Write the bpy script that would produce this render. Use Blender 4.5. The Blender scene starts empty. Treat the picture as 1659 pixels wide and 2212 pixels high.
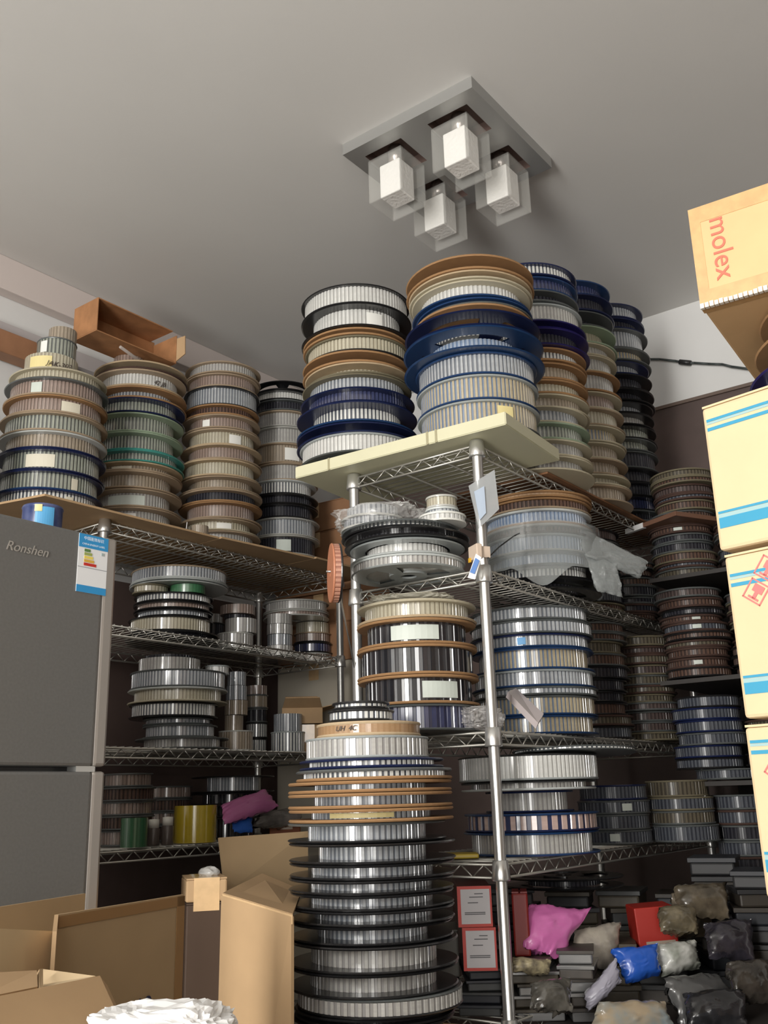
import bpy, bmesh, math, random
import numpy as np
from mathutils import Vector, Matrix
random.seed(4)
sc = bpy.context.scene
col = sc.collection
PI = math.pi
# ---------------------------------------------------------------- camera
FPX = 2100.0; TH = math.radians(16.4); PH = math.radians(37.0); RO = math.radians(1.6)
CAM = np.array([0.0, 0.0, 1.0])
fwd = np.array([math.cos(PH)*math.cos(TH), math.sin(PH)*math.cos(TH), math.sin(TH)])
r0 = np.array([math.sin(PH), -math.cos(PH), 0.0]); u0 = np.cross(r0, fwd)
rgt = r0*math.cos(RO) - u0*math.sin(RO); upv = u0*math.cos(RO) + r0*math.sin(RO)
cd = bpy.data.cameras.new('camera'); cam = bpy.data.objects.new('camera', cd); col.objects.link(cam)
cd.sensor_fit = 'VERTICAL'; cd.sensor_height = 36.0; cd.lens = FPX/2212.0*36.0
cd.clip_start = 0.05
M4 = Matrix.Identity(4)
for i in range(3):
    M4[i][0] = rgt[i]; M4[i][1] = upv[i]; M4[i][2] = -fwd[i]; M4[i][3] = CAM[i]
cam.matrix_world = M4
sc.camera = cam
def ray(x, y): return fwd + rgt*(x-829.5)/FPX - upv*(y-1106)/FPX
def atz(x, y, z): d = ray(x, y); return Vector(CAM + d*(z-CAM[2])/d[2])
def atX(x, y, X): d = ray(x, y); return Vector(CAM + d*X/d[0])
def atY(x, y, Y): d = ray(x, y); return Vector(CAM + d*Y/d[1])
def dY(x, Y):          # distance along the floor at which the ray through column x meets the plane Y
    d = ray(x, 1300); return Y/d[1]*math.hypot(d[0], d[1])
def atD(x, y, D): d = ray(x, y); return Vector(CAM + d*D/math.hypot(d[0], d[1]))
# ---------------------------------------------------------------- light and exposure
sc.view_settings.view_transform = 'Standard'; sc.view_settings.look = 'None'
sc.view_settings.gamma = 1.0; sc.view_settings.use_curve_mapping = False
sc.view_settings.exposure = 0.08
w = bpy.data.worlds.new('world'); sc.world = w; w.use_nodes = True
w.node_tree.nodes['Background'].inputs[0].default_value = (.75, .85, 1, 1)
w.node_tree.nodes['Background'].inputs[1].default_value = 1.0
CEIL = 2.75; XR = 3.33; YL = 2.73; XB = -2.4; YF = -2.6
WZ0, WZ1 = 0.25, 2.62
WINS = ((0.12, 1.05, 165), (-2.40, -1.30, 62))       # tall opening behind the camera, plus a second added to light the left rack: y from, y to, daylight power
for ya, yb, pw in WINS:
    la = bpy.data.lights.new('window_and_fill_light', 'AREA'); la.shape = 'RECTANGLE'; la.size = WZ1-WZ0; la.size_y = yb-ya
    la.energy = pw; la.color = (1.0, .97, .92)
    lo = bpy.data.objects.new('window_and_fill_light', la); col.objects.link(lo)
    lo.location = (XB+.03, (ya+yb)/2, (WZ0+WZ1)/2); lo.rotation_euler = (0, -PI/2, 0)
# ---------------------------------------------------------------- materials
MATS = {}
def mat(name, c, rough=.6, metal=0, spec=.5, coat=0, noise=0, nscale=8, alpha=1, trans=0, bump=0, c2=None):
    if name in MATS: return MATS[name]
    m = bpy.data.materials.new(name); m.use_nodes = True; nt = m.node_tree
    b = nt.nodes['Principled BSDF']
    b.inputs['Base Color'].default_value = (*c, 1); b.inputs['Roughness'].default_value = rough
    b.inputs['Metallic'].default_value = metal; b.inputs['Specular IOR Level'].default_value = spec
    b.inputs['Coat Weight'].default_value = coat; b.inputs['Coat Roughness'].default_value = .12
    b.inputs['Alpha'].default_value = alpha; b.inputs['Transmission Weight'].default_value = trans
    if noise or c2 or bump:
        tc = nt.nodes.new('ShaderNodeTexCoord'); n = nt.nodes.new('ShaderNodeTexNoise')
        n.inputs['Scale'].default_value = nscale; n.inputs['Detail'].default_value = 5
        nt.links.new(tc.outputs['Object'], n.inputs['Vector'])
        if noise or c2:
            r = nt.nodes.new('ShaderNodeValToRGB')
            d = c2 if c2 else tuple(v*(1-noise) for v in c)
            r.color_ramp.elements[0].position = .35; r.color_ramp.elements[1].position = .65
            r.color_ramp.elements[0].color = (*d, 1); r.color_ramp.elements[1].color = (*c, 1)
            nt.links.new(n.outputs['Fac'], r.inputs['Fac']); nt.links.new(r.outputs['Color'], b.inputs['Base Color'])
        if bump:
            bp = nt.nodes.new('ShaderNodeBump'); bp.inputs['Strength'].default_value = bump; bp.inputs['Distance'].default_value = .01
            nt.links.new(n.outputs['Fac'], bp.inputs['Height']); nt.links.new(bp.outputs['Normal'], b.inputs['Normal'])
    MATS[name] = m
    return m
def film(name, c, alpha, rough=.15):
    """thin clear or tinted plastic film: part see-through, part glossy"""
    if name in MATS: return MATS[name]
    return mat(name, c, rough, 0, .8, .6, alpha=alpha)
WALLP = mat('white_wall_paint', (.70, .70, .69), .85, noise=.05, nscale=3)
CEILP = mat('ceiling_paint', (.66, .65, .63), .9, noise=.03, nscale=2)
CARD = mat('brown_cardboard', (.50, .33, .18), .8, noise=.12, nscale=14)
CARDD = mat('dark_cardboard', (.27, .13, .06), .8, noise=.25, nscale=14)
CARDL = mat('pale_cardboard', (.64, .49, .30), .75, noise=.05, nscale=10)
CARDM = mat('light_brown_cardboard', (.48, .32, .175), .75, noise=.08, nscale=10)
TAPE = mat('clear_packing_tape', (.72, .50, .28), .22, coat=.6, noise=.1, nscale=60)
STEEL = mat('chromed_steel', (.72, .72, .70), .28, metal=.85)
STEELD = mat('dull_chromed_wire', (.50, .49, .45), .38, metal=.8)
FRIDGE = mat('brushed_grey_fridge_metal', (.20, .20, .195), .42, metal=.55, noise=.08, nscale=200)
FTRIM = mat('fridge_edge_trim', (.40, .37, .34), .3, metal=.6)
BLACK = mat('black_plastic', (.02, .02, .022), .4)
WHITE = mat('white_paper', (.8, .8, .8), .7)
# ---------------------------------------------------------------- helpers
SOLID = []        # (x, y, z0, z1, radius) of reels and posts already standing
ORD = ['topmost', 'second', 'third', 'fourth', 'fifth', 'sixth', 'seventh', 'eighth', 'ninth', 'tenth', 'eleventh', 'twelfth',
       'thirteenth', 'fourteenth', 'fifteenth', 'sixteenth', 'seventeenth', 'eighteenth', 'nineteenth', 'twentieth', 'twenty-first']
def link(name, me, parent=None):
    o = bpy.data.objects.new(name, me); col.objects.link(o)
    if parent: o.parent = parent
    return o
def tag(o, label, cat, group=None):
    o['label'] = label; o['category'] = cat
    if group: o['group'] = group
    return o
def thing(name, label, cat, loc=(0, 0, 0), rot=(0, 0, 0), group=None):
    o = bpy.data.objects.new(name, None); col.objects.link(o); o.empty_display_size = .05
    o.location = loc; o.rotation_euler = rot
    return tag(o, label, cat, group)
def mesh(name, bm, *mats, smooth=False):
    me = bpy.data.meshes.new(name); bm.normal_update(); bm.to_mesh(me); bm.free()
    for m in mats: me.materials.append(m)
    if smooth:
        for p in me.polygons: p.use_smooth = True
    return me
def box(bm, lo, hi, mi=0, bev=0):
    vs = [bm.verts.new((x, y, z)) for x in (lo[0], hi[0]) for y in (lo[1], hi[1]) for z in (lo[2], hi[2])]
    fs = [bm.faces.new([vs[i] for i in f]) for f in ((0,1,3,2),(4,6,7,5),(0,4,5,1),(2,3,7,6),(0,2,6,4),(1,5,7,3))]
    for f in fs: f.material_index = mi
    if bev:
        es = list({e for f in fs for e in f.edges})
        bmesh.ops.bevel(bm, geom=es, offset=bev, segments=2, affect='EDGES', profile=.5)
def tube(bm, a, b, r, n=6, mi=0):
    a = Vector(a); b = Vector(b); d = (b-a).normalized()
    u = d.orthogonal().normalized(); v = d.cross(u)
    ra = [bm.verts.new(a + (u*math.cos(t)+v*math.sin(t))*r) for t in [2*PI*i/n for i in range(n)]]
    rb = [bm.verts.new(b + (u*math.cos(t)+v*math.sin(t))*r) for t in [2*PI*i/n for i in range(n)]]
    for i in range(n):
        f = bm.faces.new((ra[i], ra[(i+1) % n], rb[(i+1) % n], rb[i])); f.material_index = mi; f.smooth = True
    bm.faces.new(ra[::-1]).material_index = mi; bm.faces.new(rb).material_index = mi
def lathe(bm, prof, n=32, mi=0, smooth=True):
    rings = [[bm.verts.new((r*math.cos(2*PI*i/n), r*math.sin(2*PI*i/n), z)) for i in range(n)] for r, z in prof]
    for a, b in zip(rings, rings[1:]):
        for i in range(n):
            f = bm.faces.new((a[i], a[(i+1) % n], b[(i+1) % n], b[i])); f.material_index = mi; f.smooth = smooth
    return rings
def slab(name, pts, t, m, parent):
    """a flat board with real thickness through four corner points"""
    P = [Vector(p) for p in pts]; n = (P[1]-P[0]).cross(P[3]-P[0]).normalized()*t/2
    bm = bmesh.new(); A = [bm.verts.new(p+n) for p in P]; B = [bm.verts.new(p-n) for p in P]
    bm.faces.new(A); bm.faces.new(B[::-1])
    for i in range(4): bm.faces.new((A[i], B[i], B[(i+1) % 4], A[(i+1) % 4]))
    bmesh.ops.recalc_face_normals(bm, faces=bm.faces)
    return link(name, mesh(name, bm, m), parent)
def struct(name, bm, *m):
    o = link(name, mesh(name, bm, *m)); o['kind'] = 'structure'; return o
def text(name, s, size, m, parent, M, italic=False, depth=.0004):
    cu = bpy.data.curves.new(name, 'FONT'); cu.body = s; cu.size = size; cu.extrude = depth; cu.align_x = 'CENTER'; cu.align_y = 'CENTER'
    if italic: cu.shear = .3
    t = bpy.data.objects.new('tmp', cu); col.objects.link(t)
    dg = bpy.context.evaluated_depsgraph_get(); me = bpy.data.meshes.new_from_object(t.evaluated_get(dg))
    col.objects.unlink(t); bpy.data.objects.remove(t)
    me.materials.clear(); me.materials.append(m)
    o = link(name, me, parent); o.matrix_local = M
    return o
# ---------------------------------------------------------------- room
bm = bmesh.new(); box(bm, (XB-.2, YF-.2, -.1), (XR+.2, YL+.2, 0)); struct('floor', bm, mat('grey_floor_tile', (.35, .33, .30), .5, noise=.1))
bm = bmesh.new(); box(bm, (XB-.2, YF-.2, CEIL), (XR+.2, YL+.2, CEIL+.1)); struct('ceiling', bm, CEILP)
bm = bmesh.new(); box(bm, (XB-.2, YL, 0), (XR+.2, YL+.15, CEIL)); struct('wall_left', bm, WALLP)
bm = bmesh.new(); box(bm, (XR, YF, 0), (XR+.15, YL, CEIL)); struct('wall_right', bm, WALLP)
bm = bmesh.new(); box(bm, (XB-.2, YF-.15, 0), (XR+.15, YF, CEIL)); struct('wall_front', bm, mat('bounce_cutting_brown', (.13, .085, .06), .6, noise=.2))  # unseen wall; dark brown finish made up to cut bounced light
bm = bmesh.new()
for lo_, hi_ in (((XB-.15, YF, 0), (XB, -2.40, CEIL)), ((XB-.15, -1.30, 0), (XB, .12, CEIL)), ((XB-.15, 1.05, 0), (XB, YL, CEIL)),
                 ((XB-.15, -2.40, 0), (XB, -1.30, WZ0)), ((XB-.15, -2.40, WZ1), (XB, -1.30, CEIL)), ((XB-.15, .12, 0), (XB, 1.05, WZ0)), ((XB-.15, .12, WZ1), (XB, 1.05, CEIL))):
    box(bm, lo_, hi_)
struct('wall_back', bm, WALLP)
for k, (ya, yb, pw) in enumerate(WINS):  # the second frame belongs to the added opening
    bm = bmesh.new()
    for lo_, hi_ in (((XB-.1, ya, WZ0), (XB-.04, ya+.05, WZ1)), ((XB-.1, yb-.05, WZ0), (XB-.04, yb, WZ1)), ((XB-.1, ya, WZ0), (XB-.04, yb, WZ0+.05)),
                     ((XB-.1, ya, WZ1-.05), (XB-.04, yb, WZ1)), ((XB-.1, (ya+yb)/2-.03, WZ0), (XB-.04, (ya+yb)/2+.03, WZ1))):
        box(bm, lo_, hi_)
    win = struct('window_%d' % (k+1), bm, mat('white_window_frame', (.8, .8, .8), .5))
    bm = bmesh.new(); box(bm, (XB-.075, ya+.05, WZ0+.05), (XB-.07, yb-.05, WZ1-.05))
    link('window_pane', mesh('window_pane', bm, mat('window_glass', (1, 1, 1), .05, trans=1)), win)
# soffit, ledge and timber rail along the left wall under the ceiling
bm = bmesh.new(); box(bm, (-2.3, YL-.05, 2.63), (XR, YL, CEIL), bev=.004); struct('trim_1', bm, mat('pinkish_cream_cornice', (.62, .55, .52), .8))
bm = bmesh.new(); box(bm, (-2.3, YL-.03, 2.47), (XR, YL, 2.525)); struct('trim_2', bm, mat('greyish_wall_ledge', (.45, .42, .42), .8))
bm = bmesh.new(); box(bm, (-1.0, YL-.07, 2.40), (1.75, YL-.005, 2.478), bev=.004); struct('trim_3', bm, mat('brown_timber_rail', (.34, .17, .09), .5, noise=.3))
# brown panelling on the lower right wall, extended left in place of shade
bm = bmesh.new(); box(bm, (XR-.03, -1.2, 0), (XR, YL-.03, 2.35)); pan = struct('trim_4', bm, mat('brown_panelling_and_shade', (.10, .068, .06), .6, noise=.2))
bm = bmesh.new(); box(bm, (XR-.04, -1.2, 2.35), (XR, YL-.03, 2.362)); link('top_rail', mesh('top_rail', bm, mat('brown_rail', (.14, .1, .08), .5)), pan)
bm = bmesh.new(); box(bm, (.2, YL-.03, 0), (XR-.03, YL, 1.74)); struct('shade_backing', bm, MATS['brown_panelling_and_shade'])  # added dark sheet standing in for shade on the white wall behind the rack
# ---------------------------------------------------------------- ceiling lamp
def make_lamp():
    A = atz(1015, 163, CEIL); c = Vector((A.x+.215, A.y+.21, CEIL)); S = .212; T = .035
    t = thing('ceiling_lamp', 'square brushed metal ceiling lamp with four glass cube shades, unlit', 'ceiling lamp', c)
    pm = mat('brushed_lamp_metal', (.40, .40, .39), .42, metal=.6); dk = mat('lamp_recess', (.10, .065, .055), .5)
    g = S*.50; h = .062
    bm = bmesh.new()
    xs = [-S, -g-h, -g+h, g-h, g+h, S]
    for i in range(5):
        for j in range(5):
            if i in (1, 3) and j in (1, 3): continue
            vs = [bm.verts.new((xs[i+a], xs[j+b], -T)) for a, b in ((0, 0), (0, 1), (1, 1), (1, 0))]
            bm.faces.new(vs)
    for a, b in (((-S, -S), (S, -S)), ((S, -S), (S, S)), ((S, S), (-S, S)), ((-S, S), (-S, -S))):
        bm.faces.new([bm.verts.new(p) for p in ((*a, -T), (*b, -T), (*b, 0), (*a, 0))])
    bmesh.ops.remove_doubles(bm, verts=bm.verts, dist=1e-5)
    link('lamp_plate', mesh('lamp_plate', bm, pm), t)
    bm = bmesh.new(); lathe(bm, [(.0001, -T-.022), (.008, -T-.02), (.009, -T-.012), (.005, -T-.004), (.005, -T+.004)], 12)
    link('finial', mesh('finial', bm, mat('brass', (.5, .38, .18), .35, metal=.9)), t)
    glass = mat('clear_shade_glass', (.80, .80, .76), .12, alpha=.11, coat=.5)
    frost = mat('white_frosted_shade', (.86, .85, .82), .55, bump=.25, nscale=90)
    for k, (sx, sy) in enumerate(((-1, -1), (-1, 1), (1, -1), (1, 1))):
        X, Y = sx*g, sy*g
        bm = bmesh.new()   # recessed dark pocket
        q = [(-h, -h), (h, -h), (h, h), (-h, h)]
        for i in range(4):
            a, b = q[i], q[(i+1) % 4]
            bm.faces.new([bm.verts.new(p) for p in ((a[0], a[1], -T), (a[0], a[1], -.002), (b[0], b[1], -.002), (b[0], b[1], -T))])
        bm.faces.new([bm.verts.new((a[0], a[1], -.002)) for a in q[::-1]])
        o = link('recess', mesh('recess', bm, dk), t); o.location = (X, Y, 0)
        bm = bmesh.new(); lathe(bm, [(.001, -.002), (.022, -.003), (.022, -T-.012), (.016, -T-.016), (.016, -T-.04), (.001, -T-.041)], 20)
        o = link('lamp_holder', mesh('lamp_holder', bm, mat('lamp_holder_chrome', (.5, .45, .42), .3, metal=.8)), t); o.location = (X, Y, 0)
        bm = bmesh.new(); a = .056; z0, z1 = -T-.020, -T-.150; th = .004
        box(bm, (-a, -a, z1), (-a+th, a, z0)); box(bm, (a-th, -a, z1), (a, a, z0))
        box(bm, (-a, -a, z1), (a, -a+th, z0)); box(bm, (-a, a-th, z1), (a, a, z0)); box(bm, (-a, -a, z0), (a, a, z0+th))
        o = link('glass_shade', mesh('glass_shade', bm, glass), t); o.location = (X, Y, 0)
        bm = bmesh.new(); a = .034; box(bm, (-a, -a, -T-.132), (a, a, -T-.030), bev=.003)
        i_ = link('frosted_shade', mesh('frosted_shade', bm, frost), o)
make_lamp()
# ---------------------------------------------------------------- reels
FL = {  # flange styles: colour, roughness, word
 'navy': ((.010, .017, .065), .35, 'navy'), 'blue': ((.014, .045, .13), .35, 'blue'), 'purple': ((.014, .010, .09), .35, 'purplish navy'),
 'black': ((.014, .014, .015), .3, 'black'), 'dgrey': ((.10, .11, .11), .4, 'dark grey'), 'grey': ((.36, .39, .39), .4, 'grey'),
 'lgrey': ((.55, .58, .57), .4, 'pale grey'), 'white': ((.7, .7, .66), .45, 'white'), 'cream': ((.50, .45, .33), .5, 'cream'),
 'brown': ((.34, .19, .085), .75, 'brown cardboard'), 'dbrown': ((.06, .03, .022), .8, 'dark brown'), 'tan': ((.50, .38, .24), .7, 'tan cardboard'),
 'beige': ((.38, .29, .20), .5, 'beige'), 'olive': ((.16, .14, .09), .6, 'olive grey'), 'teal': ((.06, .30, .26), .4, 'teal'),
 'green': ((.30, .38, .27), .45, 'pale green'), 'clear': ((.45, .45, .42), .2, 'clear'), 'orange': ((.50, .20, .11), .5, 'orange')}
TP = {  # tape styles: pocket colour, gap colour, roughness, word
 'silver': ((.46, .48, .50), (.18, .20, .23), .24, 'silver'), 'white': ((.72, .72, .69), (.50, .50, .48), .3, 'white'),
 'pearl': ((.50, .49, .46), (.33, .32, .31), .3, 'pearly'), 'bluish': ((.42, .49, .60), (.20, .28, .42), .26, 'bluish'),
 'gold': ((.50, .42, .28), (.18, .24, .34), .28, 'gold-ribbed'), 'wribs': ((.78, .78, .74), (.08, .09, .11), .3, 'white-ribbed'),
 'black': ((.02, .02, .024), (.05, .05, .055), .16, 'black'), 'dark': ((.05, .05, .06), (.018, .018, .025), .3, 'dark'),
 'beige': ((.40, .33, .25), (.26, .21, .15), .35, 'beige'), 'pink': ((.36, .27, .23), (.23, .17, .14), .35, 'pinkish'),
 'brownish': ((.13, .075, .055), (.05, .03, .025), .5, 'brown'), 'greenr': ((.36, .38, .32), (.11, .12, .11), .3, 'greenish'),
 'card': ((.42, .25, .12), (.38, .22, .10), .7, 'brown'), 'cream': ((.54, .50, .38), (.38, .34, .25), .35, 'cream'),
 'pinkr': ((.55, .40, .36), (.02, .03, .09), .3, 'pink-ribbed'), 'orange': ((.62, .30, .20), (.40, .16, .10), .5, 'orange-ribbed'),
 'yellow': ((.55, .40, .03), (.55, .40, .03), .22, 'yellow'), 'greenp': ((.06, .22, .10), (.05, .18, .08), .35, 'green'),
 'dimsilver': ((.11, .12, .14), (.04, .045, .06), .36, 'silver'), 'dimpink': ((.11, .08, .075), (.05, .035, .033), .42, 'pinkish'), 'dimbeige': ((.14, .12, .085), (.065, .055, .04), .42, 'beige'),  # dim styles: darkened copies, the right corner's shade put into the colour
 'navyt': ((.05, .06, .14), (.02, .025, .07), .3, 'navy')}
_fm = {}
def flange_mesh(style, win):
    k = (style, win)
    if k in _fm: return _fm[k]
    c, r, _ = FL[style]; m = mat('flange_'+style, c, r, coat=.3 if r < .45 else 0, noise=.1 if r > .6 else 0, nscale=6)
    N = 60 if win else 56; rr = [.14, .34, .74, .975, 1.0] if win else [.14, .985, 1.0]
    bm = bmesh.new(); T = [[], []]
    for s in (0, 1):
        for q, R_ in enumerate(rr):
            z = s if q < len(rr)-1 else .5
            T[s].append([bm.verts.new((R_*math.cos(2*PI*i/N), R_*math.sin(2*PI*i/N), z)) for i in range(N)] if (q < len(rr)-1 or s == 0) else T[0][-1])
    hole = lambda i: win and (i % 20) > 4
    for s in (0, 1):
        for q in range(len(rr)-1):
            for i in range(N):
                if q == 1 and hole(i): continue
                a, b = T[s][q], T[s][q+1]; f = (a[i], b[i], b[(i+1) % N], a[(i+1) % N])
                bm.faces.new(f if s else f[::-1])
    for i in range(N):
        bm.faces.new((T[0][0][i], T[0][0][(i+1) % N], T[1][0][(i+1) % N], T[1][0][i]))
        if hole(i):
            for q in (1, 2): bm.faces.new((T[0][q][i], T[0][q][(i+1) % N], T[1][q][(i+1) % N], T[1][q][i]))
    bmesh.ops.recalc_face_normals(bm, faces=bm.faces)
    _fm[k] = mesh('flange', bm, m); return _fm[k]
_tm = {}
def tape_mesh(style, N):
    k = (style, N)
    if k in _tm: return _tm[k]
    a, b, r, _ = TP[style]; dull = style.startswith('dim') or style in ('brownish', 'dark')
    ma = mat('tape_'+style, tuple(v*.86 for v in a), r-.07, spec=.3 if dull else .9, coat=.12 if dull else .85, noise=.12, nscale=4); mb = mat('tape_gap_'+style, tuple(v*.8 for v in b), r, spec=.3 if dull else .8, coat=.1 if dull else .8)
    bm = bmesh.new(); pts = []
    plain = style in ('yellow', 'greenp', 'card')
    for i in range(N):
        t0 = 2*PI*i/N; dt = 2*PI/N
        for u_, R_ in ((0, .986), (.36, .986), (.44, 1.0), (.92, 1.0)):
            pts.append((t0+u_*dt, 1.0 if plain else R_))
    n = len(pts)
    V = [[bm.verts.new((R_*math.cos(t), R_*math.sin(t), z)) for t, R_ in pts] for z in (0, 1)]
    for i in range(n):
        f = bm.faces.new((V[0][i], V[0][(i+1) % n], V[1][(i+1) % n], V[1][i])); f.material_index = 0 if i % 4 in (1, 2) else 1
    for s in (0, 1):
        I = [bm.verts.new((.3*math.cos(t), .3*math.sin(t), s)) for t, _ in pts[::4]]
        for j in range(N):
            o_ = [V[s][(4*j+k2) % n] for k2 in range(5)]
            bm.faces.new([I[j]]+o_+[I[(j+1) % N]] if s else ([I[j]]+o_+[I[(j+1) % N]])[::-1])
    _tm[k] = mesh('tape', bm, ma, mb); return _tm[k]
def patch(R_, z0, z1, a0, a1, m, parent, name='paper_label'):
    bm = bmesh.new(); n = 8; L = []
    for i in range(n+1):
        t = a0+(a1-a0)*i/n
        L.append([bm.verts.new((r_*math.cos(t), r_*math.sin(t), z)) for r_, z in ((R_, z0), (R_, z1), (R_-.0015, z1), (R_-.0015, z0))])
    for a, b in zip(L, L[1:]):
        for q in range(4): bm.faces.new((a[q], b[q], b[(q+1) % 4], a[(q+1) % 4]))
    bm.faces.new(L[0]); bm.faces.new(L[-1][::-1])
    bmesh.ops.recalc_face_normals(bm, faces=bm.faces)
    return link(name, mesh(name, bm, m), parent)
PAPER = {'w': mat('label_white', (.78, .78, .74), .5), 'y': mat('label_yellow', (.72, .62, .30), .5), 'c': mat('label_cream', (.66, .62, .50), .5),
         'b': mat('label_blue', (.12, .35, .65), .5), 'g': mat('label_grey', (.55, .60, .55), .5)}
NREEL = 0
def settle(x, y, z0, z1, R_):
    x0, y0 = x, y
    for it in range(30):
        mx = 0
        for (a, b, c, d, q) in SOLID:
            if c < z1-.0005 and d > z0+.0005:
                dx, dy = x-a, y-b; D = math.hypot(dx, dy); g = R_+q+.0015-D
                if g > 0 and D > q*.3:
                    x += dx/D*g*.7; y += dy/D*g*.7; mx = max(mx, g)
        if mx < .0005: break
    D = math.hypot(x-x0, y-y0)
    if D > .045: x = x0+(x-x0)*.045/D; y = y0+(y-y0)*.045/D
    return x, y
def reel(loc, h, R_, fl, tp, frac, label, group=None, win=False, N=None, tilt=None, labels=(), scrawl=None, name='component_reel', cat='reel', rz=None):
    """one reel: an Empty at its base with lower flange, tape and upper flange (fl None: a bare roll of tape)"""
    global NREEL; NREEL += 1
    if loc[2] > .2:
        x_, y_ = settle(loc[0], loc[1], loc[2], loc[2]+h, R_+(.002 if labels and not fl else 0)); loc = (x_, y_, loc[2]); SOLID.append((x_, y_, loc[2], loc[2]+h, R_))
    t = thing(name, label, cat, loc, (0, 0, 0), group)
    yaw = random.uniform(0, 6.28) if rz is None else rz
    if tilt:
        t.rotation_euler = (math.radians(tilt[0]), math.radians(tilt[1]), 0)
    ft = .0045 if fl else 0
    if fl:
        fb, fu = (fl if isinstance(fl, tuple) else (fl, fl)); wb, wu = (win if isinstance(win, tuple) else (win, win))
        if FL[fb][1] > .6: ft = .0055
        ft = min(ft, h*.3)
        o = link('flange', flange_mesh(fb, wb), t); o.scale = (R_, R_, ft); o.rotation_euler[2] = yaw
        o = link('flange', flange_mesh(fu, wu), t); o.scale = (R_, R_, ft); o.location = (0, 0, h-ft-.0006); o.rotation_euler[2] = yaw
    Rt = R_*frac
    N = N or int(max(24, min(104, 2*PI*Rt/.0108)//4*4))
    o = link('tape', tape_mesh(tp, N), t); o.scale = (Rt, Rt, h-2*ft-.0008); o.location = (0, 0, ft+.0001); o.rotation_euler[2] = yaw
    az = math.atan2(-loc[1], -loc[0])           # side of the reel that faces the room
    for (da, wd, kind) in labels:               # degrees to the right as seen from the room, width in degrees, paper
        a0 = az+math.radians(da-wd/2); a1 = az+math.radians(da+wd/2)
        patch(Rt+.0018, ft+(h-2*ft)*.14, ft+(h-2*ft)*.84, a0, a1, PAPER[kind], t)
    if scrawl:
        s, da = scrawl; a = az+math.radians(da)
        X = Vector((-math.sin(a), math.cos(a), 0)); Z = Vector((0, 0, 1)); Y = X.cross(Z)
        M = Matrix((X, Z, Y)).transposed().to_4x4(); M.translation = Vector((Rt*math.cos(a), Rt*math.sin(a), h*.5)) + Y*.002
        text('handwriting', s, min(h*.5, .022), mat('marker_ink', (.05, .035, .03), .6), t, M, italic=True)
    return t
def words(fl, tp):
    if fl is None: return TP[tp][3]+' tape roll without flanges'
    f = fl if isinstance(fl, tuple) else (fl, fl)
    if f[0] == f[1]: return '%s reel with %s tape' % (FL[f[0]][2], TP[tp][3])
    return '%s and %s reel with %s tape' % (FL[f[1]][2], FL[f[0]][2], TP[tp][3])
def short(w, tail):
    s_ = '%s, %s' % (w, tail)
    if len(s_.split()) > 16: s_ = '%s, %s' % (w.split(' with ')[0].split(' and ')[0].replace(' reel', '')+' reel', tail)
    return s_
def stack(desc, px, d, ytop, L, base=None, group=None, jit=.004, cap=None):
    """L bottom to top: (pixel y of the near rim, R, flange, tape, frac, options). Heights come from the ray through that rim."""
    P = atD(px, (L[0][0]+ytop)/2, d); zs = []
    def zr(y, R_): return atD(px, y, d-R_).z
    for e in L: zs.append(zr(e[0], e[1]))
    zs.append(zr(ytop, L[-1][1]))
    for i in range(1, len(zs)): zs[i] = max(zs[i], zs[i-1]+.010)
    if base is not None:
        z0, z1 = zs[0], zs[-1]; zs = [base+(z-z0)*(z1-base)/(z1-z0) for z in zs]
    if cap and zs[-1] > cap:
        z0, z1 = zs[0], zs[-1]; zs = [z0+(z-z0)*(cap-z0)/(z1-z0) for z in zs]
    n = len(L)
    for i, e in enumerate(L):
        o = dict(e[5]) if len(e) > 5 else {}
        dx = o.pop('dx', 0); q = n-1-i
        x, y = P.x, P.y
        if dx:
            D = atD(px+dx, (L[0][0]+ytop)/2, d); x, y = D.x, D.y
        x += random.uniform(-jit, jit); y += random.uniform(-jit, jit)
        lab = short(words(e[2], e[3]), '%s in %s' % (ORD[q], desc))
        reel((x, y, zs[i]+.0004), zs[i+1]-zs[i]-.0008, e[1], e[2], e[3], e[4], lab, group=group or 'reels in '+desc, **o)
    return zs
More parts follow.
